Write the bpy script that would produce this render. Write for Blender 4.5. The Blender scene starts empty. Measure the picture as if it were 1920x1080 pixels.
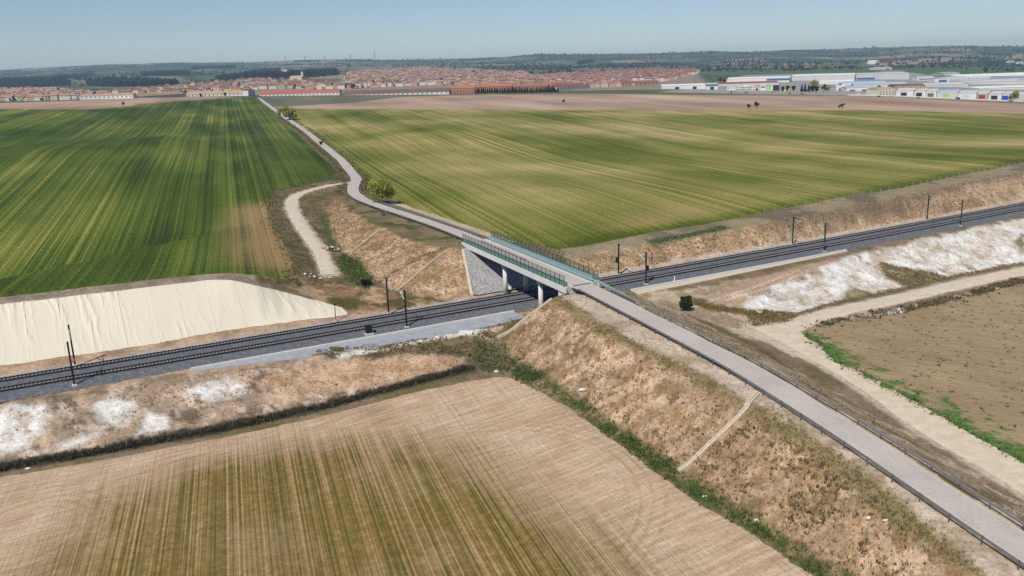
import bpy, math, random
import numpy as np
from mathutils import Vector, Matrix
from mathutils.geometry import delaunay_2d_cdt

random.seed(7); rng = np.random.default_rng(7)
SC = bpy.context.scene
COL = SC.collection

# ------------------------------------------------------------------ camera
PITCH, ROLL, FPX, CAMH = .2535, .0309, 1571.5, 50.0      # drone 50 m above the railway
cam_d = bpy.data.cameras.new('camera'); cam = bpy.data.objects.new('camera', cam_d); COL.objects.link(cam)
cam_d.sensor_width = 36; cam_d.lens = 36 * FPX / 1920; cam_d.clip_start = 1; cam_d.clip_end = 40000
cp, sp, cr, sr = math.cos(PITCH), math.sin(PITCH), math.cos(ROLL), math.sin(ROLL)
_f = Vector((0, cp, -sp)); _u0 = Vector((0, sp, cp)); _r0 = Vector((1, 0, 0))
_r = _r0 * cr + _u0 * (-sr) * -1 * -1; _u = _u0 * cr + _r0 * sr
_r = _r0 * cr - _u0 * sr
m = Matrix((( _r.x, _u.x, -_f.x, 0), (_r.y, _u.y, -_f.y, 0), (_r.z, _u.z, -_f.z, CAMH), (0, 0, 0, 1)))
cam.matrix_world = m
SC.camera = cam

# ------------------------------------------------------------------ sky, sun, exposure
SUN_EL, SHADOW_AZ = math.radians(51), math.radians(28)    # shadows fall 28 deg to the right of straight ahead
world = bpy.data.worlds.new('World'); SC.world = world; world.use_nodes = True
wn = world.node_tree.nodes; wl = world.node_tree.links; wn.clear()
sky = wn.new('ShaderNodeTexSky'); sky.sky_type = 'NISHITA'; sky.sun_disc = False
sky.sun_elevation = SUN_EL; sky.sun_rotation = SHADOW_AZ + math.pi
sky.altitude = 1500; sky.air_density = 1.0; sky.dust_density = .1; sky.ozone_density = 3.0
bg = wn.new('ShaderNodeBackground'); bg.inputs['Strength'].default_value = .083
wo = wn.new('ShaderNodeOutputWorld'); wl.new(sky.outputs[0], bg.inputs[0]); wl.new(bg.outputs[0], wo.inputs[0])
sun_d = bpy.data.lights.new('sun', 'SUN'); sun_d.energy = 4.8; sun_d.angle = math.radians(.55); sun_d.color = (1, .955, .89)
sun = bpy.data.objects.new('sun', sun_d); COL.objects.link(sun)
_sd = Vector((math.sin(SHADOW_AZ) * math.cos(SUN_EL), math.cos(SHADOW_AZ) * math.cos(SUN_EL), -math.sin(SUN_EL)))
sun.rotation_euler = _sd.to_track_quat('-Z', 'Y').to_euler(); sun.location = (-60, -60, 120)
SC.view_settings.view_transform = 'Standard'; SC.view_settings.look = 'None'
SC.view_settings.exposure = 0.03; SC.view_settings.gamma = 1
SC.render.engine = 'CYCLES'; SC.cycles.max_bounces = 6; SC.cycles.transparent_max_bounces = 12
SC.cycles.volume_bounces = 0; SC.cycles.use_denoising = False

# ------------------------------------------------------------------ survey helpers (sight lines of the photograph -> metres)
def ray(px, py):
    X = (px - 960) / FPX; Y = (540 - py) / FPX
    X, Y = X * cr + Y * sr, -X * sr + Y * cr
    return np.array([X, cp + Y * sp, -sp + Y * cp])
def at(px, py, z):
    r = ray(px, py); t = (z - CAMH) / r[2]; return np.array([r[0] * t, r[1] * t, z])
def atD(px, py, D):
    r = ray(px, py); t = D / r[1]; return np.array([r[0] * t, D, CAMH + r[2] * t])
# railway frame: s along the track, n across it (away from the camera)
TX0, TY0, TTH, TCV = -21.68, 163.44, .4876, 1e-4
TT = np.array([math.cos(TTH), math.sin(TTH)]); TN = np.array([-math.sin(TTH), math.cos(TTH)])
def tr(s, n, z=0.):
    n2 = n + TCV * s * s; p = np.array([TX0, TY0]) + TT * s + TN * n2
    return np.array([p[0], p[1], z])
def sn_of(x, y):
    dx = x - TX0; dy = y - TY0; s = dx * TT[0] + dy * TT[1]
    return s, dx * TN[0] + dy * TN[1] - TCV * s * s

# ------------------------------------------------------------------ numpy noise and polygon helpers
def _hash(ix, iy, seed):
    h = (ix * 374761393 + iy * 668265263 + seed * 1442695041).astype(np.int64) & 0x7fffffff
    h = ((h ^ (h >> 13)) * 1274126177) & 0x7fffffff
    return ((h ^ (h >> 16)) & 0xffff) / 65535.0
def vnoise(x, y, seed=0):
    x = np.asarray(x, float); y = np.asarray(y, float)
    ix = np.floor(x).astype(np.int64); iy = np.floor(y).astype(np.int64); fx = x - ix; fy = y - iy
    fx = fx * fx * (3 - 2 * fx); fy = fy * fy * (3 - 2 * fy)
    a = _hash(ix, iy, seed); b = _hash(ix + 1, iy, seed); c = _hash(ix, iy + 1, seed); d = _hash(ix + 1, iy + 1, seed)
    return (a + (b - a) * fx) * (1 - fy) + (c + (d - c) * fx) * fy
def fbm(x, y, scale, seed=0, octv=4):
    r = 0; amp = .5; tot = 0
    for k in range(octv):
        r = r + amp * vnoise(x / scale * 2 ** k + 13.7 * k, y / scale * 2 ** k - 7.1 * k, seed + k); tot += amp; amp *= .55
    return r / tot
def inpoly(x, y, P):
    P = np.asarray(P)[:, :2]; r = np.zeros(np.shape(x), bool); j = len(P) - 1
    for i in range(len(P)):
        xi, yi = P[i]; xj, yj = P[j]
        if yi != yj:
            c = ((yi > y) != (yj > y)) & (x < (xj - xi) * (y - yi) / (yj - yi) + xi); r ^= c
        j = i
    return r
def segdist(x, y, P, closed=False):
    P = np.asarray(P)[:, :2]; d = np.full(np.shape(x), 1e9); n = len(P)
    for i in range(n if closed else n - 1):
        a = P[i]; b = P[(i + 1) % n]; ab = b - a; L = max(ab @ ab, 1e-9)
        t = np.clip(((x - a[0]) * ab[0] + (y - a[1]) * ab[1]) / L, 0, 1)
        d = np.minimum(d, np.hypot(x - a[0] - t * ab[0], y - a[1] - t * ab[1]))
    return d
def sdf(x, y, P):                       # signed distance, positive inside
    d = segdist(x, y, P, True); return np.where(inpoly(x, y, P), d, -d)
def sstep(a, b, t):
    u = np.clip((t - a) / (b - a), 0, 1); return u * u * (3 - 2 * u)
def dens(P, step):
    P = [np.asarray(p, float) for p in P]; out = [P[0]]
    for a, b in zip(P[:-1], P[1:]):
        k = max(1, int(math.ceil(np.linalg.norm((b - a)[:2]) / step)))
        for i in range(1, k + 1): out.append(a + (b - a) * i / k)
    return out
def smooth_path(P, step=2.0, it=3):
    P = np.array(dens(P, step))
    for _ in range(it * 4):
        Q = P.copy(); Q[1:-1] = .25 * P[:-2] + .5 * P[1:-1] + .25 * P[2:]; P = Q
    return P
def offset(P, d):                        # to the right of the running direction for d > 0
    P = np.asarray(P); t = np.gradient(P[:, :2], axis=0); t /= np.linalg.norm(t, axis=1)[:, None] + 1e-9
    Q = P.copy(); Q[:, 0] += t[:, 1] * d; Q[:, 1] -= t[:, 0] * d; return Q

# ------------------------------------------------------------------ roads (centre lines)
def mid(s, n, z): return tr(s, n, z)
BR0, BR1 = -18.5, 34.5                                  # bridge ends (n)
def brs(n): return 30.5 + .053 * (n - BR0)              # bridge axis s(n)
road_pts = [at(2330, 1290, 3.2), at(1920, 1030, 4.9), at(1611, 823, 6.2), at(1395, 690, 7.2), tr(28.4, -42, 7.8), mid(brs(-22), -22, 8.2), mid(brs(-5), -5, 8.3),
            mid(brs(15), 15, 8.35), mid(brs(34), 34, 8.3), tr(34.3, 55, 8.2), tr(34.2, 80, 8.1), tr(33.6, 104, 7.9), tr(34.4, 128, 7.6), tr(38, 150, 7.3), tr(45, 172, 7.1), tr(54, 194, 7.0),
            at(640, 300, 7.6), at(600, 268, 9.3), at(572, 245, 11.2), atD(537, 222, 745), atD(508, 201, 930), atD(484, 183.5, 1150)]
ROAD = smooth_path(road_pts, 2.0, 3)
dirt_pts = [at(2300, 1140, -1.6), at(1920, 893, -2.0), at(1775, 815, -2.1), at(1640, 722, -2.4), at(1530, 660, -2.7), at(1470, 626, -3.0), at(1500, 606, -3.3),
            at(1560, 586, -3.9), at(1640, 569, -4.7), at(1700, 556, -5.3), at(1800, 533, -5.8), at(1915, 509, -6.0), at(2100, 472, -6.2)]
DIRT_A = smooth_path(dirt_pts[:6] + [at(1440, 612, -3.0)], 2, 2)
DIRT_B = smooth_path([at(1462, 622, -3.0)] + dirt_pts[6:], 2, 2)
PATH = smooth_path([at(655, 342, 7.0), at(625, 346, 6.9), at(595, 353, 6.8), at(562, 362, 6.5), at(546, 374, 6.2), at(547, 392, 5.9), at(561, 418, 5.2), at(581, 447, 4.5), at(605, 482, 3.5), at(618, 515, 2.7)], 2, 1)

# ------------------------------------------------------------------ terrain control lines -> TIN -> height rasters
L = []
def line(P, step=4.0): L.append(dens(P, step))
for n, z in ((-2.4, -.35), (-.8, -.1), (5.7, -.1), (12.4, -.05), (14.6, .15)): line([tr(s, n, z) for s in (-190, -120, -70, 0, 70, 140, 220, 320)], 6)
near_crest = [tr(-190, -2.4, -.6), tr(-120, -2.4, -.6), at(0, 760, -.6), at(100, 745, -.6), at(250, 722, -.6), at(400, 700, -.6), at(600, 672, -.7), at(700, 660, -.8), tr(0, -12, -1)]
line(near_crest)
near_toe = [tr(-190, -16, -5.8), tr(-120, -16, -5.8), at(0, 880, -5.5), at(200, 845, -5.4), at(400, 808, -5), at(600, 765, -4.5), at(750, 725, -3.5), at(880, 692, -2.4)]
line(near_toe)
near_edge = [tr(-190, -18.5, -5.7), tr(-120, -18.5, -5.7), at(0, 893, -5.5), at(200, 860, -5.4), at(400, 822, -5.1), at(600, 780, -4.5), at(800, 728, -3.1), at(930, 705, -2.1), at(965, 708, -1.8)]
line(near_edge)
line([at(700, 668, -1.0), at(800, 672, -1.2), at(866, 676, -1.6)])                       # tan mound beside the gully
line([at(890, 640, -1.2), at(905, 665, -2.3), at(930, 690, -2.4)])                       # gully
road_toe_l = [at(962, 672, -1.6), at(1000, 695, -1.1), at(1040, 720, -.8), at(1130, 780, -.5), at(1270, 876, -.4), at(1380, 948, -.4), at(1600, 1092, -.5), at(1900, 1290, -.8)]
line(road_toe_l)
field_edge_r = [at(965, 708, -1.8), at(1069, 762, -1.1), at(1167, 835, -.8), at(1294, 930, -.7), at(1400, 992, -.7), at(1528, 1078, -.7), at(1800, 1260, -1.)]
line(field_edge_r)
crest_l = [at(1045, 556, 7.2), at(1097, 594, 7.3), at(1153, 625, 7.1), at(1238, 667, 6.9), at(1322, 709, 6.6), at(1400, 762, 6.1), at(1537, 842, 5.3), at(1662, 943, 4.7), at(1787, 1040, 4.1), at(2050, 1240, 3.0)]
line(crest_l)
i0 = int(np.argmin(np.hypot(*(ROAD[:, :2] - tr(brs(-20), -20)[:2]).T))); i1 = int(np.argmin(np.hypot(*(ROAD[:, :2] - tr(brs(35), 35)[:2]).T)))
RN, RDF = ROAD[:i0 + 1], ROAD[i1:]
for P, o in ((RN, 3.9), (RN, -3.0), (RN, 0), (RDF, 3.6), (RDF, -3.6), (RDF, 0)):
    Q = offset(P, o); Q = Q - np.array([0, 0, .12 if abs(o) < 1 else .3])
    if P is RDF:                                  # left verge of the far road only from the bridge to the bend
        Q = Q[:200] if o else Q
    line(list(Q[::3]), 6)
right_toe = [at(1195, 552, -.5), at(1250, 572, -1.0), at(1300, 594, -1.6), at(1370, 630, -2.4), at(1450, 668, -2.6), at(1560, 733, -2.3), at(1700, 815, -2.0), at(1850, 905, -1.9), at(2200, 1120, -1.5)]
line(right_toe)
for P in (DIRT_A, DIRT_B):
    for o in (-3.2, 0, 3.2): line(list(offset(P, o)[::2]), 6)
# bridge ends
line([tr(26.2, 31.5, 7.2), tr(39, 31.5, 7.2)]); line([tr(26.4, 34.5, 7.9), tr(39, 34.5, 7.9)]); line([tr(20, 13.2, .25), tr(42, 13.2, .25)])
line([tr(26.2, -18.3, 7.0), tr(37, -18.3, 7.0)]); line([tr(24, -7.5, -.05), tr(40, -7.5, -.05)])
line([at(862, 466, 7.7), at(868, 500, 4.9), at(885, 557, .3)]); line([at(1040, 555, 7.0), at(985, 597, 3.0), at(930, 634, -1.2)])
# sheeted cutting, left
sheet_bot = [tr(-190, 18, .4), tr(-120, 18, .4), at(0, 686, .4), at(147, 666, .4), at(305, 641, .4), at(470, 613, .4), at(555, 602, .4), at(635, 591, .4)]
sheet_top = [tr(-190, 31, 9.4), tr(-120, 31, 9.2), at(0, 571, 9), at(215, 546, 9), at(390, 525, 8.9), at(435, 525, 8.5), at(480, 535, 7), at(530, 549, 4.5), at(600, 566, 2), at(644, 579, .7)]
line(sheet_bot); line(sheet_top)
lf_bot = [tr(-190, 36, 9.6), tr(-120, 36, 9.5), at(0, 557, 9.3), at(215, 532, 9.3), at(375, 514, 9), at(425, 511, 8.8), at(480, 515, 7.8), at(542, 525, 5.8)]
lf_right = [at(542, 525, 5.8), at(555, 490, 5.6), at(530, 447, 6), at(515, 417, 6.3), at(506, 387, 6.6), at(511, 359, 6.8), at(555, 350, 6.9), at(620, 337, 6.9), at(631, 318, 7.1), at(625, 310, 7.5), at(590, 280, 8.9),
            at(560, 252, 10.8), atD(527, 227, 715), atD(502, 202, 930), atD(478, 182, 1140)]
line(lf_bot); line(lf_right, 10)
for o in (-2.2, 0, 2.2): line(list(offset(PATH, o)), 5)
line([at(627, 362, 7.0), at(655, 395, 7.6), at(705, 422, 7.8), at(755, 447, 8), at(817, 465, 8), at(858, 466, 7.9)])
farl_toe = [at(600, 380, 5.9), at(608, 405, 5.0), at(620, 440, 4.0), at(642, 472, 3.2), at(670, 492, 2.6), at(695, 520, 1.9), at(730, 540, 1.2), at(780, 555, .5), at(885, 559, .3)]
line(farl_toe)
line([at(600, 540, 2.6), at(650, 545, 1.6), at(690, 560, .8)])
# right field and its cutting
rf_low = [at(667, 322, 7.1), at(692, 345, 6.9), at(712, 362, 6.6), at(740, 377, 6.3), at(780, 391, 6.3), at(830, 407, 6.3), at(917, 436, 6), at(970, 455, 5.5), at(1045, 467, 5.2), at(1095, 461, 5.2), at(1225, 435, 5.3), at(1325, 420, 5.5),
          at(1425, 400, 6), at(1575, 370, 6.8), at(1690, 352, 7.1), at(1790, 330, 7.3), at(1915, 305, 7.6), at(2150, 262, 8)]
line(rf_low, 6)
hay_top = [at(1090, 487, 3.2), at(1200, 463, 4), at(1300, 445, 4.8), at(1500, 408, 5.6), at(1720, 362, 6.6), at(1915, 325, 7), at(2150, 283, 7.4)]
line(hay_top)
line([tr(s, 16.2, .6) for s in (50, 90, 140, 200, 300)], 6)
# chalk embankment, right
chalk_crest = [at(2150, 355, -.5), at(1915, 410, -.5), at(1815, 432, -.5), at(1715, 452, -.6), at(1640, 470, -.8), at(1585, 485, -1), at(1540, 505, -1.2), at(1455, 537, -1.8), at(1400, 575, -2.4)]
chalk_toe = [at(2150, 445, -6), at(1915, 495, -6), at(1790, 519, -5.9), at(1695, 541, -5.5), at(1630, 556, -5), at(1560, 571, -4.3), at(1492, 592, -3.6), at(1414, 610, -3.2)]
line(chalk_crest); line(chalk_toe)
line([at(1560, 600, -4.2), at(1700, 580, -5.3), at(1850, 545, -5.9), at(2100, 495, -6.2)])
# wide land
pts_far = [at(300, 1250, -5), at(900, 1250, -3.5), at(-500, 1000, -7), at(-700, 800, -6.5), at(-200, 1300, -6), at(500, 930, -4.6), at(900, 850, -2.4), at(300, 1050, -5.0), at(1900, 700, -4.5), at(1750, 640, -5.0),
           at(2300, 600, -7), at(2600, 700, -6), at(2300, 850, -3.5), at(2600, 1100, -3), at(2050, 640, -6), at(1900, 560, -6.2), at(2000, 1500, 0), at(3000, 1300, -2), np.array([0, 10, -3.]), np.array([-60, 10, -5.]), np.array([80, 10, -.5]), np.array([-250, 10, -6.]), np.array([300, 10, -3.])]
for p in pts_far: L.append([p])
for px, py, D in [(-900, 205, 780), (-500, 206, 800), (0, 205, 820), (150, 205, 800), (225, 201, 830), (325, 190, 960), (462, 181, 1140), (300, 260, 500), (100, 280, 440), (-300, 300, 420), (-800, 300, 420), (450, 240, 640),
                  (515, 201, 900), (665, 204, 840), (880, 205, 800), (1055, 206, 790), (1300, 207, 780), (1617, 206, 750), (1917, 213, 690), (2300, 222, 640), (2900, 230, 600), (1000, 270, 500), (1300, 280, 470), (1600, 270, 480), (1900, 250, 500), (800, 260, 530),
                  (752, 181, 1150), (915, 177, 1180), (1130, 176, 1150), (1355, 179, 1100), (1617, 180, 1060), (1917, 194, 960), (2400, 205, 900), (250, 183, 1180), (0, 193, 1060), (-500, 196, 1050), (-900, 200, 1000),
                  (-900, 190, 1400), (-900, 165, 3000), (-900, 150, 7000), (-900, 190, 9500)]:
    L.append([atD(px, py, D)])
FAR = {0: [(1300, 190), (2000, 175), (2900, 165), (3600, 152), (4300, 152), (5200, 142), (7200, 130), (9500, 150)],
       -500: [(1300, 193), (2000, 178), (3000, 170), (4300, 162), (7000, 142), (9500, 160)],
       300: [(1300, 182), (2000, 168), (2900, 158), (3500, 143), (4400, 141), (5400, 134), (7200, 117.5), (9500, 140)],
       480: [(1250, 179), (1700, 167), (2300, 153), (2900, 140), (3700, 139), (5000, 128), (7200, 116), (9500, 140)],
       640: [(1250, 175), (1700, 160), (2400, 148), (3300, 136), (4200, 131), (5500, 124), (7200, 112), (9500, 140)],
       900: [(1250, 172), (1700, 155), (2400, 144), (3300, 135), (4300, 128), (5600, 121), (7000, 110), (9500, 140)],
       1000: [(1250, 171), (1700, 155), (2400, 145), (3300, 134), (4200, 127), (5200, 117), (6400, 102), (9500, 140)],
       1300: [(1250, 172), (1700, 154), (2300, 141), (3200, 130), (4000, 121), (5000, 108), (6500, 95), (9500, 130)],
       1600: [(1250, 170), (1800, 146), (2500, 132), (3300, 124), (4000, 117), (5200, 105), (6500, 90), (9500, 120)],
       1760: [(1250, 170), (1800, 146), (2500, 133), (3200, 122), (3900, 112), (4800, 99), (6000, 85), (9500, 120)],
       1920: [(1250, 170), (1800, 146), (2500, 134), (3200, 122), (3900, 112), (4800, 99), (6000, 85), (9500, 120)],
       2500: [(1250, 175), (1800, 146), (2500, 134), (3200, 120), (4800, 95), (6000, 80), (9500, 120)]}
for px, rows in FAR.items():
    for D, py in rows: L.append([atD(px, py, D)])
PT = np.array([p for l in L for p in l])
key = {}
for p in PT: key.setdefault((round(p[0] / .6), round(p[1] / .6)), p)
PT = np.array(list(key.values()))
res = delaunay_2d_cdt([Vector((p[0], p[1])) for p in PT], [], [], 0, 1e-4)
TV = np.array([(v[0], v[1]) for v in res[0]]); TZ = np.array([np.mean([PT[i][2] for i in o]) for o in res[3]]); TF = np.array([tuple(f) for f in res[2]])
def raster(X, Y, inv, shape):            # inv: maps triangle vertex coords to raster index space
    Z = np.full(shape, np.nan)
    U = inv(TV)
    for a, b, c in TF:
        A, B, C = U[a], U[b], U[c]
        j0 = max(0, int(math.floor(min(A[0], B[0], C[0])))); j1 = min(shape[1] - 1, int(math.ceil(max(A[0], B[0], C[0]))))
        k0 = max(0, int(math.floor(min(A[1], B[1], C[1])))); k1 = min(shape[0] - 1, int(math.ceil(max(A[1], B[1], C[1]))))
        if j1 < j0 or k1 < k0: continue
        xs = X[k0:k1 + 1, j0:j1 + 1]; ys = Y[k0:k1 + 1, j0:j1 + 1]
        (x1, y1), (x2, y2), (x3, y3) = TV[a], TV[b], TV[c]
        den = (y2 - y3) * (x1 - x3) + (x3 - x2) * (y1 - y3)
        if abs(den) < 1e-9: continue
        l1 = ((y2 - y3) * (xs - x3) + (x3 - x2) * (ys - y3)) / den; l2 = ((y3 - y1) * (xs - x3) + (x1 - x3) * (ys - y3)) / den; l3 = 1 - l1 - l2
        ok = (l1 >= -1e-4) & (l2 >= -1e-4) & (l3 >= -1e-4)
        zz = l1 * TZ[a] + l2 * TZ[b] + l3 * TZ[c]
        sub = Z[k0:k1 + 1, j0:j1 + 1]; sub[ok] = zz[ok]
    return Z
def blur(Z, it):
    for _ in range(it):
        P = np.pad(Z, 1, mode='edge'); Z = (P[:-2, 1:-1] + P[2:, 1:-1] + P[1:-1, :-2] + P[1:-1, 2:] + 4 * P[1:-1, 1:-1]) / 8
    return Z
GX0, GY0, GS = -190., 14., .5; GW, GH = 1060, 1020
gx, gy = np.meshgrid(GX0 + np.arange(GW) * GS, GY0 + np.arange(GH) * GS)
ZN = raster(gx, gy, lambda V: np.stack([(V[:, 0] - GX0) / GS, (V[:, 1] - GY0) / GS], 1), (GH, GW))
ZN = np.where(np.isnan(ZN), 0, ZN); ZN = blur(ZN, 5)
A0, A1, AW = -1.05, 1.05, 420; R0, R1, RH = math.log(12.), math.log(9400.), 520
aa, ll = np.meshgrid(np.linspace(A0, A1, AW), np.linspace(R0, R1, RH))
px_, py_ = np.exp(ll) * np.sin(aa), np.exp(ll) * np.cos(aa)
def _inv(V):                            # loose index boxes for the fan raster
    r = np.maximum(np.hypot(V[:, 0], V[:, 1]), 1); return np.stack([(np.arctan2(V[:, 0], V[:, 1]) - A0) / (A1 - A0) * (AW - 1), (np.log(r) - R0) / (R1 - R0) * (RH - 1)], 1)
def raster_fan():
    Z = np.full((RH, AW), np.nan); U = _inv(TV)
    for a, b, c in TF:
        A, B, C = U[a], U[b], U[c]; pad = 30
        dr = np.hypot(*(TV[a] - TV[b])) + np.hypot(*(TV[b] - TV[c])); rm = max(min(np.hypot(*TV[a]), np.hypot(*TV[b]), np.hypot(*TV[c])), 5); pad = int(min(400, 4 + 300 * (dr / rm) ** 2))
        j0 = max(0, int(min(A[0], B[0], C[0])) - 1 - pad // 4); j1 = min(AW - 1, int(max(A[0], B[0], C[0])) + 2 + pad // 4)
        k0 = max(0, int(min(A[1], B[1], C[1])) - 2 - pad); k1 = min(RH - 1, int(max(A[1], B[1], C[1])) + 2)
        if j1 < j0 or k1 < k0: continue
        xs = px_[k0:k1 + 1, j0:j1 + 1]; ys = py_[k0:k1 + 1, j0:j1 + 1]
        (x1, y1), (x2, y2), (x3, y3) = TV[a], TV[b], TV[c]
        den = (y2 - y3) * (x1 - x3) + (x3 - x2) * (y1 - y3)
        if abs(den) < 1e-9: continue
        l1 = ((y2 - y3) * (xs - x3) + (x3 - x2) * (ys - y3)) / den; l2 = ((y3 - y1) * (xs - x3) + (x1 - x3) * (ys - y3)) / den; l3 = 1 - l1 - l2
        ok = (l1 >= -1e-3) & (l2 >= -1e-3) & (l3 >= -1e-3); sub = Z[k0:k1 + 1, j0:j1 + 1]; sub[ok] = (l1 * TZ[a] + l2 * TZ[b] + l3 * TZ[c])[ok]
    return Z
ZF = raster_fan()
bad = np.isnan(ZF)
for k in range(RH):                      # fill gaps at the fan's sides
    row = ZF[k]; g = ~np.isnan(row)
    if g.any(): ZF[k] = np.interp(np.arange(AW), np.where(g)[0], row[g])
for k in range(1, RH):
    if np.isnan(ZF[k]).any(): ZF[k] = ZF[k - 1]
for k in range(RH - 2, -1, -1):
    if np.isnan(ZF[k]).any(): ZF[k] = ZF[k + 1]
ZF = blur(ZF, 10)
def bil(Z, u, v):
    u = np.clip(u, 0, Z.shape[1] - 1.001); v = np.clip(v, 0, Z.shape[0] - 1.001)
    i = u.astype(int); j = v.astype(int); a = u - i; b = v - j
    return (Z[j, i] * (1 - a) + Z[j, i + 1] * a) * (1 - b) + (Z[j + 1, i] * (1 - a) + Z[j + 1, i + 1] * a) * b
def height(x, y):
    x = np.atleast_1d(np.asarray(x, float)); y = np.atleast_1d(np.asarray(y, float))
    un, vn = (x - GX0) / GS, (y - GY0) / GS
    e = np.minimum(np.minimum(un, GW - 1 - un), np.minimum(vn, GH - 1 - vn)) * GS
    w = np.clip(e / 25, 0, 1)
    r = np.maximum(np.hypot(x, y), 1); zf = bil(ZF, (np.arctan2(x, y) - A0) / (A1 - A0) * (AW - 1), (np.log(r) - R0) / (R1 - R0) * (RH - 1))
    # rolling relief on the far hills
    k = sstep(2600, 5000, r); zf = zf + k * ((fbm(x, y, 900, 3) - .5) * 34 + (fbm(x, y, 260, 5) - .5) * 10)
    return bil(ZN, un, vn) * w + zf * (1 - w)
def h1(x, y): return float(height(x, y)[0])
def on(px, py):                          # where a sight line meets the land
    r = ray(px, py); t = np.exp(np.linspace(math.log(45), math.log(9300), 1500))
    d = CAMH + r[2] * t - height(r[0] * t, r[1] * t); i = np.where(d < 0)[0]
    if len(i) == 0: k = len(t) - 1; return np.array([r[0] * t[k], r[1] * t[k], h1(r[0] * t[k], r[1] * t[k])])
    k = max(i[0], 1); a = d[k - 1] / (d[k - 1] - d[k]); tt = t[k - 1] + (t[k] - t[k - 1]) * a
    return np.array([r[0] * tt, r[1] * tt, h1(r[0] * tt, r[1] * tt)])
def onp(P): return [on(*p) for p in P]

# ------------------------------------------------------------------ materials
def lin(c): c = c / 255.; return c / 12.92 if c <= .04045 else ((c + .055) / 1.055) ** 2.4
def C(r, g, b, k=1 / 1.2): return (lin(r) * k, lin(g) * k, lin(b) * k, 1)      # albedo that photographs as this tone in full sun
class NT:
    def __init__(s, name, rough=.9, spec=.2):
        s.m = bpy.data.materials.new(name); s.m.use_nodes = True; s.n = s.m.node_tree.nodes; s.l = s.m.node_tree.links; s.n.clear()
        s.out = s.n.new('ShaderNodeOutputMaterial'); s.b = s.n.new('ShaderNodeBsdfPrincipled'); s.l.new(s.b.outputs[0], s.out.inputs[0])
        s.b.inputs['Roughness'].default_value = rough; s.b.inputs['Specular IOR Level'].default_value = spec
        s.tc = None
    def coord(s, scale=(1, 1, 1), rot=0):
        if s.tc is None: s.tc = s.n.new('ShaderNodeTexCoord')
        r = s.tc.outputs['Object']
        if rot:
            mp = s.n.new('ShaderNodeMapping'); mp.inputs['Rotation'].default_value = (0, 0, rot); s.l.new(r, mp.inputs[0]); r = mp.outputs[0]
        mp = s.n.new('ShaderNodeMapping'); mp.inputs['Scale'].default_value = scale if scale[0] == scale[1] else (scale[0], scale[1], 0); s.l.new(r, mp.inputs[0]); return mp.outputs[0]
    def noise(s, scale=1., size=(1, 1, 1), rot=0, detail=3, rough=.55):
        t = s.n.new('ShaderNodeTexNoise'); t.inputs['Scale'].default_value = scale; t.inputs['Detail'].default_value = detail; t.inputs['Roughness'].default_value = rough
        s.l.new(s.coord(size, rot), t.inputs['Vector']); return t.outputs['Fac']
    def ramp(s, f, stops):
        r = s.n.new('ShaderNodeValToRGB'); e = r.color_ramp.elements
        while len(e) < len(stops): e.new(.5)
        for k, (p, c) in enumerate(stops): e[k].position = p; e[k].color = c if len(c) == 4 else (*c, 1)
        s.l.new(f, r.inputs[0]); return r.outputs[0]
    def mapr(s, f, a, b, c=0., d=1.):
        r = s.n.new('ShaderNodeMapRange'); r.inputs[1].default_value = a; r.inputs[2].default_value = b; r.inputs[3].default_value = c; r.inputs[4].default_value = d; s.l.new(f, r.inputs[0]); return r.outputs[0]
    def math(s, op, a, b=None, clamp=False):
        r = s.n.new('ShaderNodeMath'); r.operation = op; r.use_clamp = clamp
        for i, v in enumerate((a, b)):
            if v is None: continue
            if isinstance(v, (int, float)): r.inputs[i].default_value = v
            else: s.l.new(v, r.inputs[i])
        return r.outputs[0]
    def mix(s, f, a, b, mode='MIX'):
        r = s.n.new('ShaderNodeMix'); r.data_type = 'RGBA'; r.blend_type = mode
        for i, v in ((0, f), (6, a), (7, b)):
            if isinstance(v, (int, float)): r.inputs[i].default_value = v
            elif isinstance(v, tuple): r.inputs[i].default_value = v
            else: s.l.new(v, r.inputs[i])
        return r.outputs[2]
    def attr(s, name, fac=False):
        a = s.n.new('ShaderNodeAttribute'); a.attribute_name = name; return a.outputs['Fac' if fac else 'Color']
    def color(s, c):
        if isinstance(c, tuple): s.b.inputs['Base Color'].default_value = c
        else: s.l.new(c, s.b.inputs['Base Color'])
        return s
    def bump(s, h, strength=.5, dist=.1):
        b = s.n.new('ShaderNodeBump'); b.inputs['Strength'].default_value = strength; b.inputs['Distance'].default_value = dist; s.l.new(h, b.inputs['Height']); s.l.new(b.outputs[0], s.b.inputs['Normal']); return s
def plain(name, c, rough=.8, spec=.3, var=.18, scale=.6, metal=0):
    n = NT(name, rough, spec); n.b.inputs['Metallic'].default_value = metal
    f = n.noise(scale, detail=4); lo = tuple(x * (1 - var) for x in c[:3]) + (1,); hi = tuple(min(1, x * (1 + var)) for x in c[:3]) + (1,)
    n.color(n.ramp(f, [(.25, lo), (.75, hi)])); return n.m
G = (1, 1, 1, 1)
def m_ground():
    n = NT('earth_and_grass', .95, .1)
    a = n.attr('tone'); f1 = n.noise(1.1, detail=5, rough=.7); f2 = n.noise(.22, detail=3)
    c = n.mix(1., a, n.ramp(f1, [(.22, (.52, .52, .5, 1)), (.5, (1, 1, 1, 1)), (.8, (1.32, 1.3, 1.27, 1))]), 'MULTIPLY')
    c = n.mix(1., c, n.ramp(f2, [(.3, (.82, .83, .82, 1)), (.7, (1.15, 1.14, 1.13, 1))]), 'MULTIPLY')
    f3 = n.noise(2.3, detail=4, rough=.75); c = n.mix(1., c, n.ramp(f3, [(.32, (.62, .6, .57, 1)), (.5, (1, 1, 1, 1)), (.7, (1.16, 1.16, 1.16, 1))]), 'MULTIPLY')
    n.color(c); n.bump(f3, .7, .25); return n.m
ROWR = math.radians(-18)
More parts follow.
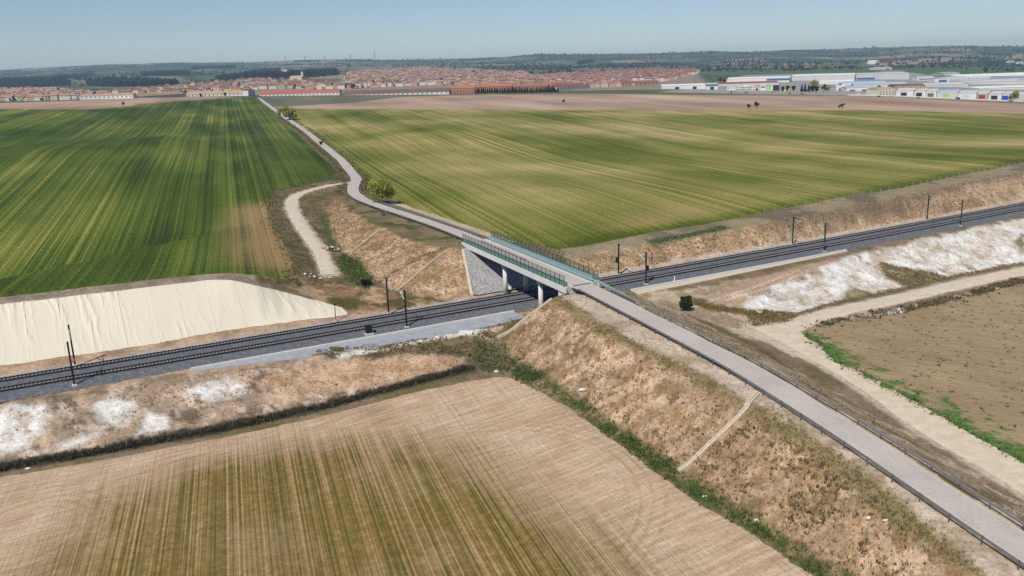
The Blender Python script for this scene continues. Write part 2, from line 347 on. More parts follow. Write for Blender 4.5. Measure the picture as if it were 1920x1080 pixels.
def m_field(name, stops, rows, patch, amt, grain=.16, gain=1., bias=0., edge=None):
    """drilled crop: straight row noise at several widths, soft patches of thin growth, fine grain"""
    n = NT(name, .95, .1); R = ROWR; t = None
    wob = n.noise(1, (1 / 35, 1 / 80, 1), R, 2); mod = n.mapr(n.noise(1, (1 / 45, 1 / 110, 1), R, 2), .35, .65, .45, 1.25)
    for w, k in rows:
        f = n.mapr(n.noise(1, (1 / w, 1 / 2600, 1), R, 2, .75), .3, .7, -1, 1); f = n.math('MULTIPLY', f, k); t = f if t is None else n.math('ADD', t, f)
    t = n.math('MULTIPLY', t, mod)
    for (pu, pv), k in zip(patch, amt): t = n.math('ADD', t, n.mapr(n.noise(1, (1 / pu, 1 / pv, 1), R, 3, .5), .3, .7, -k, k))
    g = n.noise(1.0, (1 / .5, 1 / 2.2, 1), R, 4, .8); t = n.math('ADD', t, n.mapr(g, .3, .7, -grain, grain))
    t = n.math('ADD', n.math('MULTIPLY', t, gain), .5 + bias)
    a = n.attr('tone', True) if edge else None
    if edge: t = n.math('SUBTRACT', t, n.mapr(a, .5, 0., 0, .42))
    c = n.ramp(t, stops)
    if edge: c = n.mix(n.math('MULTIPLY', n.mapr(a, .5, 1., 0, 1), n.mapr(t, .1, .6, .35, 1.)), c, edge)
    n.color(c); n.bump(g, .5, .15); return n.m
M = {}
M['ground'] = m_ground()
M['green_l'] = m_field('young_wheat', [(.05, C(44, 58, 14)), (.28, C(62, 80, 22)), (.48, C(84, 100, 32)), (.68, C(114, 118, 48)), (.95, C(162, 148, 86))], [(.9, .2), (2.1, .24), (5.5, .10)], [(22, 190), (60, 120)], (.2, .2), .24, 1., -.11, C(166, 132, 94))
M['green_r'] = m_field('thin_wheat', [(.05, C(74, 84, 22)), (.25, C(96, 104, 34)), (.48, C(124, 122, 58)), (.68, C(150, 140, 82)), (.95, C(186, 166, 122))], [(1.0, .15), (2.6, .22), (6, .07)], [(16, 220), (80, 120)], (.13, .34), .24, 1., .0, C(168, 142, 100))
M['brown_far'] = m_field('bare_soil', [(.1, C(136, 112, 94)), (.5, C(172, 144, 122)), (.9, C(198, 172, 148))], [(6, .1)], [(60, 300), (160, 200)], (.2, .25))
M['fallow_far'] = m_field('fallow', [(.1, C(84, 88, 66)), (.5, C(106, 106, 84)), (.9, C(128, 124, 100))], [(6, .1)], [(60, 300), (160, 200)], (.2, .2))
def m_stubble():
    n = NT('stubble_field', .95, .1); R = ROWR; g = n.attr('tone', True)
    f0 = n.mapr(n.noise(1, (1 / .3, 1 / 90, 1), R, 2, .6), .3, .7); f1 = n.mapr(n.noise(1, (1 / .6, 1 / 300, 1), R, 1), .28, .72); f2 = n.mapr(n.noise(1, (1 / 1.9, 1 / 400, 1), R, 0), .25, .75)
    f3 = n.noise(1, (1 / 11, 1 / 17, 1), R, 4, .6); f4 = n.noise(2.2, detail=5, rough=.8); f5 = n.noise(1, (1 / 7., 1 / .7, 1), -TTH, 4, .65); f6 = n.noise(.9, detail=4, rough=.7)
    soil = n.ramp(n.math('ADD', n.math('MULTIPLY', f3, .45), n.math('MULTIPLY', f5, .55)), [(.3, C(152, 124, 98)), (.45, C(182, 155, 126)), (.55, C(202, 177, 149)), (.68, C(226, 207, 183))])
    soil = n.mix(n.mapr(f1, .62, .8, 0, .12), soil, C(206, 184, 150))
    for (cx, cy, r0, r1) in RINGS:
        d = n.n.new('ShaderNodeVectorMath'); d.operation = 'DISTANCE'; sp3 = n.n.new('ShaderNodeSeparateXYZ'); cb = n.n.new('ShaderNodeCombineXYZ'); n.l.new(n.coord((1, 1, 1)), sp3.inputs[0]); n.l.new(sp3.outputs[0], cb.inputs[0]); n.l.new(sp3.outputs[1], cb.inputs[1]); n.l.new(cb.outputs[0], d.inputs[0]); d.inputs[1].default_value = (cx, cy, 0); d = d.outputs['Value']
        w = n.math('MULTIPLY', n.mapr(n.math('SINE', n.math('MULTIPLY', n.math('ADD', d, n.mapr(f6, 0, 1, -.3, .3)), 4.2)), .1, 1.), n.math('MULTIPLY', n.mapr(d, r0, r0 + 2), n.mapr(d, r1, r1 - 2))); soil = n.mix(n.math('MULTIPLY', w, n.mapr(f3, .35, .6, .05, .35)), soil, C(146, 118, 92))
    t = n.math('ADD', n.math('ADD', n.math('MULTIPLY', f0, .6), n.math('MULTIPLY', f1, .27)), n.math('MULTIPLY', f2, .13)); t = n.math('ADD', t, n.mapr(f6, .3, .7, -.15, .15))
    rows = n.ramp(t, [(.2, C(88, 87, 36)), (.38, C(110, 96, 49)), (.52, C(131, 108, 62)), (.66, C(146, 120, 76)), (.85, C(176, 150, 104))])
    msk = n.math('ADD', g, n.math('ADD', n.mapr(f3, .3, .7, -.35, .35), n.mapr(f0, .2, .8, .1, -.1))); msk = n.mapr(msk, .05, .95)
    c = n.mix(msk, soil, rows); c = n.mix(1., c, n.ramp(f4, [(.3, (.72, .71, .7, 1)), (.68, (1.2, 1.2, 1.2, 1))]), 'MULTIPLY')
    n.color(c); n.bump(n.math('ADD', f4, f0), .6, .1); return n.m
RINGS = [(*on(40, 1000)[:2], 5, 15), (*on(880, 950)[:2], 19, 26)]
M['stubble'] = m_stubble()
def m_ploughed():
    n = NT('ploughed_field', .95, .1); g = n.attr('tone', True)
    f1 = n.noise(.09, detail=4); f2 = n.noise(1, (1 / .9, 1 / .45, 1), TTH, 4, .75); f3 = n.noise(.3, detail=3); f4 = n.noise(1, (1 / 5, 1 / 1.6, 1), TTH, 3, .6); f5 = n.noise(1.1, detail=3, rough=.6)
    c = n.ramp(n.math('ADD', n.math('ADD', n.math('MULTIPLY', f1, .35), n.math('MULTIPLY', f2, .35)), n.math('MULTIPLY', f4, .3)), [(.3, C(130, 108, 82)), (.43, C(156, 133, 102)), (.55, C(172, 150, 116)), (.7, C(192, 173, 136))])
    c = n.mix(n.mapr(f5, .64, .72, 0, .75), c, C(98, 92, 58))
    gr = n.ramp(f2, [(.3, C(58, 90, 42)), (.5, C(92, 122, 62)), (.7, C(146, 150, 90))])
    k = n.mapr(n.math('ADD', g, n.mapr(f3, .25, .75, -.45, .45)), .42, .62); n.color(n.mix(k, c, gr)); n.bump(n.math('ADD', f2, f4), 1., .3); return n.m
M['ploughed'] = m_ploughed()
def m_road():
    n = NT('aged_asphalt', .9, .2); f = n.noise(3., detail=5, rough=.75); f2 = n.noise(.15, detail=3); f3 = n.noise(.8, detail=4, rough=.65); w = n.attr('tone', True)
    c = n.ramp(f, [(.3, C(174, 166, 158)), (.7, C(200, 192, 184))]); c = n.mix(1., c, n.ramp(f2, [(.3, (.9, .9, .9, 1)), (.7, (1.06, 1.055, 1.05, 1))]), 'MULTIPLY')
    c = n.mix(n.math('MULTIPLY', w, n.mapr(f3, .3, .7, .2, 1.)), c, C(206, 190, 166)); c = n.mix(n.mapr(f3, .62, .7, 0, .25), c, C(140, 134, 130)); n.color(c); return n.m
M['road'] = m_road()
def m_dirt(name, a, b):
    n = NT(name, .95, .1); f = n.noise(.5, detail=5, rough=.65); f2 = n.noise(3, detail=4); n.color(n.mix(1., n.ramp(f, [(.3, a), (.7, b)]), n.ramp(f2, [(.3, (.88, .88, .88, 1)), (.7, (1.08, 1.08, 1.08, 1))]), 'MULTIPLY')); n.bump(f2, .4, .1); return n.m
M['dirt'] = m_dirt('pale_gravel', C(200, 184, 160), C(224, 209, 186)); M['path'] = m_dirt('pale_path_gravel', C(196, 182, 160), C(216, 204, 184))
def m_ballast():
    n = NT('track_ballast', .9, .2); v = n.n.new('ShaderNodeTexVoronoi'); v.inputs['Scale'].default_value = 7; n.l.new(n.coord(), v.inputs['Vector'])
    f = n.noise(1.4, detail=5, rough=.8); c = n.ramp(f, [(.28, C(78, 80, 86)), (.5, C(104, 106, 111)), (.74, C(134, 136, 140))]); c = n.mix(.55, c, n.mix(1., c, n.ramp(v.outputs['Color'], [(.2, (.5, .5, .5, 1)), (.8, (1.5, 1.5, 1.5, 1))]), 'MULTIPLY')); n.color(c); n.bump(v.outputs['Distance'], .8, .1); return n.m
M['ballast'] = m_ballast()
M['rail'] = plain('dark_rusty_steel', C(26, 23, 24), .6, .4); M['sleeper'] = plain('concrete_sleeper', C(140, 136, 132), .9, .2)
M['conc'] = plain('concrete', C(186, 188, 190), .9, .2, .14, .5); M['conc_w'] = plain('white_concrete', C(214, 212, 208), .85, .2, .08, .4); M['conc_d'] = plain('drain_concrete', C(160, 163, 168), .9, .2, .16, .7)
M['conc_tan'] = plain('weathered_concrete', C(202, 188, 166), .9, .2, .12, 1.)
M['chalkcrust'] = plain('white_deposit', C(224, 222, 216), .9, .2, .1, 1.)
M['mast'] = plain('dark_green_steel', C(44, 54, 46), .6, .4); M['mast_b'] = plain('dark_brown_steel', C(44, 38, 36), .6, .4); M['pale_tube'] = plain('galvanised_tube', C(206, 206, 196), .5, .5); M['insul'] = plain('brown_insulator', C(70, 50, 44), .4, .5)
M['black'] = plain('black_cabinet', C(26, 25, 28), .6, .4); M['white'] = plain('white_paint', C(226, 226, 224), .6, .3, .05); M['orange'] = plain('orange_band', C(214, 96, 50), .6, .3, .05)
M['guard'] = plain('galvanised_steel', C(142, 146, 150), .45, .5, .12, .8, .35); M['guard_d'] = plain('weathered_steel_post', C(96, 96, 98), .7, .4); M['teal'] = plain('pale_teal_steel', C(150, 172, 172), .5, .4, .08)
M['gpost'] = plain('green_painted_steel', C(34, 62, 58), .6, .4); M['barm'] = plain('brown_painted_steel', C(72, 52, 48), .6, .4)
def m_screen(name, c, op):
    n = NT(name, .6, .3); n.color(c); t = n.n.new('ShaderNodeBsdfTransparent'); mx = n.n.new('ShaderNodeMixShader'); mx.inputs[0].default_value = op
    n.l.new(t.outputs[0], mx.inputs[1]); n.l.new(n.b.outputs[0], mx.inputs[2]); n.l.new(mx.outputs[0], n.out.inputs[0]); return n.m
M['screen'] = m_screen('green_sheet_screen', C(104, 146, 138), .72); M['mesh'] = m_screen('green_wire_mesh', C(60, 92, 92), .22)
def m_stone():
    n = NT('stone_pitching', .9, .2); v = n.n.new('ShaderNodeTexVoronoi'); v.inputs['Scale'].default_value = 3.6; n.l.new(n.coord(), v.inputs['Vector']); f = n.noise(1.5, detail=4)
    c = n.ramp(v.outputs['Color'], [(.15, C(134, 132, 130)), (.5, C(162, 160, 157)), (.85, C(186, 184, 181))]); n.color(c); n.bump(v.outputs['Distance'], .8, .15); return n.m
M['stone'] = m_stone(); M['mortar'] = plain('mortar_bed', C(120, 118, 114), .95, .1)
M['sheet'] = plain('cream_geotextile', C(218, 209, 188), .85, .2, .04, .12)
M['rock_w'] = plain('white_rubble', C(214, 212, 206), .9, .2); M['rock_d'] = plain('dark_rubble', C(92, 84, 76), .9, .2); M['rock_t'] = plain('tan_boulder', C(196, 182, 156), .9, .2)
def m_leaf(name, stops):
    n = NT(name, .8, .15); c = n.attr('tone'); n.color(c); t = n.n.new('ShaderNodeBsdfTranslucent'); n.l.new(c, t.inputs[0]); mx = n.n.new('ShaderNodeMixShader'); mx.inputs[0].default_value = .4
    n.l.new(n.b.outputs[0], mx.inputs[1]); n.l.new(t.outputs[0], mx.inputs[2]); n.l.new(mx.outputs[0], n.out.inputs[0]); return n.m
M['leaf'] = m_leaf('leaves', None)
M['bark'] = plain('bark', C(84, 70, 58), .95, .1)

# ------------------------------------------------------------------ mesh helpers
def link(name, me, mats=(), parent=None, loc=None):
    o = bpy.data.objects.new(name, me); COL.objects.link(o)
    if me is not None:
        for mm in mats:
            if mm.name not in me.materials: me.materials.append(mm)
    if parent is not None: o.parent = parent
    if loc is not None: o.location = loc
    return o
def tag(o, label=None, cat=None, group=None, kind=None):
    if label: o['label'] = label
    if cat: o['category'] = cat
    if group: o['group'] = group
    if kind: o['kind'] = kind
    return o
def mesh(name, V, F, smooth=False, tone=None, mi=None):
    V = np.asarray(V, np.float32); me = bpy.data.meshes.new(name)
    if isinstance(F, np.ndarray):
        k = F.shape[1]; me.vertices.add(len(V)); me.vertices.foreach_set('co', V.ravel()); me.loops.add(F.size); me.loops.foreach_set('vertex_index', F.astype(np.int32).ravel())
        me.polygons.add(len(F)); me.polygons.foreach_set('loop_start', np.arange(0, F.size, k, dtype=np.int32)); me.polygons.foreach_set('loop_total', np.full(len(F), k, np.int32)); me.update(calc_edges=True)
    else:
        me.from_pydata([tuple(map(float, v)) for v in V], [], [tuple(map(int, f)) for f in F]); me.update()
    if smooth: me.polygons.foreach_set('use_smooth', np.ones(len(me.polygons), bool))
    if mi is not None: me.polygons.foreach_set('material_index', np.asarray(mi, np.int32))
    if tone is not None:
        t = np.asarray(tone, np.float32); a = me.attributes.new('tone', 'FLOAT_COLOR', 'POINT')
        if t.ndim == 1: t = np.stack([t, t, t], 1)
        t4 = np.ones((len(t), 4), np.float32); t4[:, :3] = t[:, :3]; a.data.foreach_set('color', t4.ravel())
    return me
class MB:
    def __init__(s): s.v = []; s.f = []; s.m = []
    def quadbox(s, P, mi=0):             # 8 corners: bottom 4 ccw, top 4 ccw
        b = len(s.v); s.v += [tuple(map(float, p)) for p in P]
        for f in ((3, 2, 1, 0), (4, 5, 6, 7), (0, 1, 5, 4), (1, 2, 6, 5), (2, 3, 7, 6), (3, 0, 4, 7)): s.f.append(tuple(b + i for i in f)); s.m.append(mi)
        return s
    def box(s, c, size, ax=(1, 0, 0), mi=0, up=(0, 0, 1)):
        ax = np.asarray(ax, float); ax = ax / np.linalg.norm(ax); up = np.asarray(up, float); up = up - ax * (up @ ax); up /= np.linalg.norm(up); ay = np.cross(up, ax); c = np.asarray(c, float)
        hx, hy, hz = [v / 2 for v in size]
        return s.quadbox([c + ax * a * hx + ay * b * hy + up * d * hz for d in (-1, 1) for a, b in ((-1, -1), (1, -1), (1, 1), (-1, 1))], mi)
    def bar(s, a, b, w, h=None, mi=0, up=(0, 0, 1)):
        a = np.asarray(a, float); b = np.asarray(b, float); d = b - a; Ln = np.linalg.norm(d)
        if abs(d[2]) > .98 * Ln: up = (TN[0], TN[1], 0) if up == (0, 0, 1) else up
        return s.box((a + b) / 2, (Ln, w, h or w), d, mi, up)
    def tube(s, a, b, r0, r1=None, k=8, mi=0, cap=True):
        a = np.asarray(a, float); b = np.asarray(b, float); r1 = r0 if r1 is None else r1; d = b - a; d = d / np.linalg.norm(d)
        u = np.cross(d, (0, 0, 1) if abs(d[2]) < .9 else (1, 0, 0)); u /= np.linalg.norm(u); w = np.cross(d, u); o = len(s.v)
        for c, r in ((a, r0), (b, r1)):
            for i in range(k): t = 2 * math.pi * i / k; s.v.append(tuple(c + r * (u * math.cos(t) + w * math.sin(t))))
        for i in range(k): s.f.append((o + i, o + (i + 1) % k, o + k + (i + 1) % k, o + k + i)); s.m.append(mi)
        if cap: s.f.append(tuple(o + k + i for i in range(k))); s.m.append(mi); s.f.append(tuple(o + k - 1 - i for i in range(k))); s.m.append(mi)
        return s
    def prism(s, prof, path, closed=True, mi=0):   # prof: list of (right, up); path Nx3
        P = np.asarray(path); t = np.gradient(P, axis=0); t[:, 2] = 0; t /= np.linalg.norm(t, axis=1)[:, None]; o = len(s.v); k = len(prof)
        for p, d in zip(P, t):
            for a, b in prof: s.v.append((p[0] + d[1] * a, p[1] - d[0] * a, p[2] + b))
        kk = k if closed else k - 1
        for i in range(len(P) - 1):
            for j in range(kk): a = o + i * k + j; b = o + i * k + (j + 1) % k; s.f.append((a, b, b + k, a + k)); s.m.append(mi)
        if closed: s.f.append(tuple(o + j for j in range(k))[::-1]); s.m.append(mi); s.f.append(tuple(o + (len(P) - 1) * k + j for j in range(k))); s.m.append(mi)
        return s
    def obj(s, name, mats, parent=None, smooth=False, loc=None):
        V = np.array(s.v)
        if loc is not None: V = V - np.asarray(loc)
        me = mesh(name, V, s.f, smooth, mi=s.m); mats = mats if isinstance(mats, (list, tuple)) else [mats]
        return link(name, me, mats, parent, loc)
def empty(name, loc, rz=0):
    o = bpy.data.objects.new(name, None); COL.objects.link(o); o.location = loc; o.rotation_euler = (0, 0, rz); o.empty_display_size = .5; return o
def piece(mb, name, mat, root):          # world-space mesh builder -> child of root (root unrotated)
    mb.v = [tuple(np.asarray(v) - np.asarray(root.location)) for v in mb.v]; return mb.obj(name, mat, root)

# ------------------------------------------------------------------ field outlines
lf_top = [atD(462, 181, 1140), atD(325, 190, 960), atD(225, 201, 830), atD(150, 205, 800), atD(0, 205, 820), atD(-500, 206, 800)]
LF = lf_bot + lf_right[1:] + lf_top
rf_top = [atD(1917, 213, 690), atD(1617, 206, 750), atD(1300, 207, 780), atD(1055, 206, 790), atD(880, 205, 800), atD(665, 204, 840), atD(532, 201.5, 890)]
RF = [atD(549, 228, 705), at(582, 252, 10.6), at(637, 292, 7.9)] + rf_low + [atD(2300, 222, 640)] + rf_top
bl_top = [atD(0, 193, 1060), atD(120, 190, 1090), atD(250, 183, 1180), atD(320, 181.5, 1160), atD(455, 180, 1165)]
BLF = [atD(-500, 196, 1050)] + bl_top + lf_top
fal = [atD(508, 198.5, 925), atD(665, 190, 1000), atD(752, 181.5, 1140), atD(915, 177.5, 1170)]
BRF = rf_top[::-1] + [atD(2300, 222, 640), atD(2400, 205, 900), atD(1917, 194, 960), atD(1617, 180, 1060), atD(1355, 179, 1100), atD(1130, 176, 1150)] + fal[::-1]
FAL = fal + [atD(915, 174.5, 1215), atD(665, 175.5, 1235), atD(489, 180, 1180)]
NF = near_edge + field_edge_r[1:] + [np.array([70, 14, -1.]), np.array([-60, 14, -5.]), tr(-190, -60, -6), ]
PLF = onp([(1495, 626), (1501, 640), (1565, 684), (1610, 709), (1695, 753), (1830, 824), (1919, 872)]) + [at(2300, 1085, -2.5), at(2700, 900, -5), at(2300, 452, -6.5)] + onp([(1919, 527), (1760, 568), (1640, 593), (1560, 606), (1515, 616)])
def wob(P, amp, step, seed):            # uneven outline
    Q = np.array(dens(list(P) + [P[0]], step))[:-1]; r = np.hypot(Q[:, 0], Q[:, 1]); k = np.clip(r / 200, .6, 3) * amp
    Q[:, 0] += (fbm(Q[:, 0], Q[:, 1], 5, seed) - .5) * 2 * k; Q[:, 1] += (fbm(Q[:, 0], Q[:, 1], 5, seed + 9) - .5) * 2 * k; return Q
def lod(P, k=.02, mn=1.):
    out = [np.asarray(P[0], float)]
    for a, b in zip(P[:-1], P[1:]):
        a = np.asarray(a, float); b = np.asarray(b, float); d = np.linalg.norm((b - a)[:2]); r = min(np.hypot(*a[:2]), np.hypot(*b[:2])); st = max(mn, r * k); n = max(1, int(d / st))
        for i in range(1, n + 1): out.append(a + (b - a) * i / n)
    return out
FIELD_POLYS = {}
def field(name, P, mat, lift, seed, tone=None, amp=.5):
    B = np.array(lod(list(P) + [P[0]], .012))[:-1]; r = np.hypot(B[:, 0], B[:, 1]); k = np.clip(r / 200, .6, 3) * amp
    B[:, 0] += (fbm(B[:, 0], B[:, 1], 6, seed) - .5) * 2 * k; B[:, 1] += (fbm(B[:, 0], B[:, 1], 6, seed + 9) - .5) * 2 * k
    FIELD_POLYS[name] = B
    rr = np.hypot(B[:, 0], B[:, 1]); an = np.arctan2(B[:, 0], B[:, 1])
    lr = np.arange(math.log(max(14, rr.min() * .5)), math.log(rr.max() * 1.05), .022); la = np.arange(an.min() - .3, an.max() + .3, .02)
    q, w = np.meshgrid(lr, la); q = q + (rng.random(q.shape) - .5) * .012; w = w + (rng.random(w.shape) - .5) * .01
    x = (np.exp(q) * np.sin(w)).ravel(); y = (np.exp(q) * np.cos(w)).ravel(); ok = inpoly(x, y, B); x, y = x[ok], y[ok]
    d = segdist(x, y, B, True); ok = d > .006 * np.hypot(x, y); x, y, d = x[ok], y[ok], d[ok]
    V = [Vector((a, b)) for a, b in B[:, :2]] + [Vector((a, b)) for a, b in zip(x, y)]
    rs = delaunay_2d_cdt(V, [], [list(range(len(B)))], 1, 1e-5)
    vx = np.array([v[0] for v in rs[0]]); vy = np.array([v[1] for v in rs[0]]); F = np.array([f for f in rs[2] if len(f) == 3])
    dd = segdist(vx, vy, B, True); z = height(vx, vy) + np.where(dd < .01, -.12, lift)
    a, b, c = F.T; flip = ((vx[b] - vx[a]) * (vy[c] - vy[a]) - (vx[c] - vx[a]) * (vy[b] - vy[a])) < 0; F[flip] = F[flip][:, ::-1]
    me = mesh(name, np.stack([vx, vy, z], 1), F, True, tone(vx, vy) if tone else None)
    return tag(link(name, me, [M[mat]]), kind='structure')
RFB = onp([(1120, 430), (1215, 385), (1300, 385), (1345, 402), (1300, 424), (1180, 444)])
def lf_tone(x, y): return np.clip(.5 + .5 * np.clip(1.25 - segdist(x, y, lf_right[1:5]) / 16, 0, 1), 0, 1)
def rf_tone(x, y):
    e = np.clip(1 - segdist(x, y, rf_low[9:]) / 9, 0, 1); bx = np.clip(sdf(x, y, RFB) / 16 + .3, 0, 1); return np.clip(.5 - .5 * e + .35 * bx * (1 - e), 0, 1)
field('wheat_field', LF, 'green_l', .22, 1, lf_tone); field('thin_wheat_field', RF, 'green_r', .2, 2, rf_tone)
field('bare_field', BLF, 'brown_far', .15, 3); field('bare_field', BRF, 'brown_far', .15, 4); field('fallow_field', FAL, 'fallow_far', .15, 5)
GREENP = onp([(60, 1079), (150, 1000), (215, 925), (330, 880), (520, 838), (700, 815), (840, 840), (960, 900), (1060, 980), (1170, 1079)]) + [np.array([30, 20, 0]), np.array([-40, 20, 0])]
def nf_tone(x, y): return np.clip(.5 + sdf(x, y, GREENP) / 14, 0, 1) * .95
field('stubble_field', NF, 'stubble', .12, 6, nf_tone, .35)
PLG = onp([(1500, 630), (1515, 640), (1565, 684), (1695, 753), (1830, 824), (1919, 872)])
def pl_tone(x, y):
    d = segdist(x, y, PLG); return np.clip(.9 - d / 11, 0, 1)
field('ploughed_field', PLF, 'ploughed', .15, 7, pl_tone, .5)

# ------------------------------------------------------------------ ground sheet
rows = np.concatenate([np.exp(np.arange(math.log(16), math.log(52), .05)), np.exp(np.arange(math.log(52), math.log(330), .0055)), np.exp(np.arange(math.log(330), math.log(1250), .011)), np.exp(np.arange(math.log(1250), math.log(9300), .014))])
cols = np.concatenate([np.linspace(-.95, -.62, 40, endpoint=False), np.linspace(-.62, .62, 640), np.linspace(.62, .95, 41)[1:]])
aa2, rr2 = np.meshgrid(cols, rows); VX = (rr2 * np.sin(aa2)).ravel(); VY = (rr2 * np.cos(aa2)).ravel(); VR = rr2.ravel()
VZ = height(VX, VY); ns = len(cols)
sN, nN = sn_of(VX, VY)
near = VR < 420
TONE = np.zeros((len(VX), 3)); AMP = np.full(len(VX), .10)
def col(*c): return np.array(C(*c)[:3])
TONE[:] = col(134, 116, 94)
pat = fbm(VX, VY, 9, 21)
TONE = TONE * (1 - sstep(.5, .68, pat)[:, None]) + col(112, 102, 70) * sstep(.5, .68, pat)[:, None]
NZ = {sc: fbm(VX, VY, sc, 40 + i, 4) - .5 for i, sc in enumerate((1.6, 4., 12.))}
def blend(mask, c):
    global TONE
    TONE = TONE * (1 - mask[:, None]) + np.asarray(c) * mask[:, None]
def zone(P, c, feather=1., wobble=1., amp=None, alpha=1., patch=None):
    """colour a stretch of earth; patch=(colour, threshold, scale, softness) mottles it"""
    P = np.asarray([p[:2] for p in P]); x0, y0 = P.min(0) - 12; x1, y1 = P.max(0) + 12
    sel = np.where((VX > x0) & (VX < x1) & (VY > y0) & (VY < y1))[0]
    if not len(sel): return
    d = sdf(VX[sel], VY[sel], P) + wobble * (NZ[4.][sel] * 3.2 + NZ[1.6][sel] * 1.6)
    mk = np.zeros(len(VX)); mk[sel] = sstep(-feather, feather, d) * alpha; blend(mk, c)
    if patch:
        for pc, th, sc_, so in patch:
            f = np.zeros(len(VX)); f[sel] = sstep(th - so, th + so, fbm(VX[sel], VY[sel], sc_, 77 + int(sc_ * 10), 4)); blend(mk * f, pc)
    if amp is not None: AMP[sel] = AMP[sel] * (1 - mk[sel]) + amp * mk[sel]
def band(P, w, c, feather=.6, wobble=.6, amp=None, alpha=1., patch=None):
    P = np.asarray([p[:2] for p in P]); x0, y0 = P.min(0) - w - 8; x1, y1 = P.max(0) + w + 8
    sel = np.where((VX > x0) & (VX < x1) & (VY > y0) & (VY < y1))[0]
    if not len(sel): return
    d = w - segdist(VX[sel], VY[sel], P) + wobble * (NZ[4.][sel] * 2.4 + NZ[1.6][sel] * 1.2)
    mk = np.zeros(len(VX)); mk[sel] = sstep(-feather, feather, d) * alpha; blend(mk, c)
    if patch:
        for pc, th, sc_, so in patch:
            f = np.zeros(len(VX)); f[sel] = sstep(th - so, th + so, fbm(VX[sel], VY[sel], sc_, 77 + int(sc_ * 10), 4)); blend(mk * f, pc)
    if amp is not None: AMP[sel] = AMP[sel] * (1 - mk[sel]) + amp * mk[sel]
WHITE = col(232, 229, 224); PALE = col(204, 186, 162); TAN = col(198, 160, 124)
# verges of the far road and field borders
band(RF_ := list(ROAD[i1:]), 9, col(118, 108, 80), 1.5, 1., .1, 1., [(col(92, 92, 60), .55, 6, .06)])
band(lf_right[:9], 5.5, col(100, 96, 68), 1., 1., .15, 1., [(col(72, 84, 48), .52, 5, .05)])
zone([p for p in rf_low[3:8]] + [tr(40, 34, 0), tr(40, 60, 0), tr(41, 90, 0), tr(42, 125, 0)], col(206, 186, 154), .8, .7)
band(list(offset(ROAD[i1:i1 + 55], 4.8)), 1.6, col(122, 112, 92), .8, .8)
# land round the path, left of the far road
zone([p for p in lf_right[:8]] + [PATH[0]] + list(offset(ROAD[i1:i1 + 70], -3)[::-1]) + farl_toe[::-1][:1] + onp([(690, 560), (640, 545), (560, 528)]), col(116, 104, 76), 1., 1., .18, 1., [(col(134, 118, 90), .5, 7, .08), (col(84, 90, 54), .62, 4, .05)])
# far road embankment
FSL = onp([(615, 388), (628, 370), (655, 396), (705, 424), (755, 449), (817, 467), (862, 468), (885, 557), (780, 553), (730, 538), (697, 518), (672, 490), (644, 470), (622, 438)])
zone(FSL, col(182, 154, 127), .8, .9, .14, 1., [(col(208, 182, 150), .55, 3, .08), (col(156, 128, 94), .6, 2.2, .06), (col(140, 124, 84), .66, 6, .05)])
zone(onp([(615, 395), (640, 385), (660, 420), (680, 470), (650, 480), (625, 445)]), col(196, 170, 140), 2., 1.2, .25, .6)
zone(onp([(598, 400), (612, 400), (628, 450), (640, 470), (620, 462), (605, 430)]), col(82, 96, 58), .8, 1.4, .2)
zone(onp([(645, 475), (672, 488), (700, 525), (690, 545), (660, 530), (640, 505), (636, 485)]), col(72, 98, 44), .8, 1.6, .25, 1., [(col(110, 112, 62), .56, 3, .05)])
zone(onp([(560, 520), (640, 530), (720, 545), (880, 561), (880, 572), (700, 600), (650, 590), (560, 545), (480, 527), (470, 515)]), col(146, 118, 90), .8, 1.2, .2, 1., [(col(188, 158, 126), .52, 3.5, .06), (col(98, 88, 56), .6, 5, .06)])
zone(onp([(615, 560), (660, 556), (690, 570), (670, 580), (630, 578)]), col(94, 88, 52), 1., 1.2, .2)
# sheeted cutting surroundings
zone(sheet_top[:7] + lf_bot[::-1][1:], col(164, 146, 128), .5, .5, .08, 1., [(col(140, 128, 110), .5, 3, .07)])
zone(sheet_bot + [tr(s, 12, 0) for s in (0, -40, -80, -120, -190)], col(190, 160, 130), .5, .6, .1, 1., [(col(168, 140, 116), .55, 4, .06)])
zone(sheet_bot + sheet_top[::-1], col(150, 130, 108), .5, .2, 0.)
band([tr(s, 12.6) for s in (-190, -60, 0, 60, 150, 320)], 1.1, col(176, 164, 156), .4, .3, .02)
# cutting on the right
zone([p for p in rf_low[8:]] + [p for p in hay_top[::-1]] + [tr(52, 16)], col(150, 136, 108), .8, .6, .08, 1., [(col(116, 106, 90), .55, 14, .06)])
zone(hay_top + [tr(s, 14.2) for s in (330, 240, 180, 120, 80, 48)] + [tr(41, 20)], col(176, 150, 120), .8, 1.0, .14, 1., [(col(198, 174, 142), .54, 4, .08), (col(138, 116, 92), .6, 5, .06)])
zone(onp([(1430, 425), (1700, 366), (1919, 322), (1919, 345), (1720, 392), (1560, 420)]), col(112, 98, 84), 1.5, 1.2, .25, .85)
zone(onp([(1700, 385), (1800, 352), (1919, 330), (1919, 350), (1800, 378)]), col(196, 170, 144), 1., 1.4, .25, .8)
zone(onp([(1215, 452), (1290, 437), (1350, 424), (1370, 428), (1290, 446), (1225, 462)]), col(78, 94, 58), .6, .8, .15)
zone(onp([(1080, 500), (1150, 470), (1240, 470), (1260, 480), (1150, 500), (1110, 512)]), col(186, 160, 126), 1.2, 1.4, .25, .7)
band([tr(s, 14.0) for s in (44, 80, 120, 200, 320)], 1.0, col(196, 178, 160), .4, .4, .03)
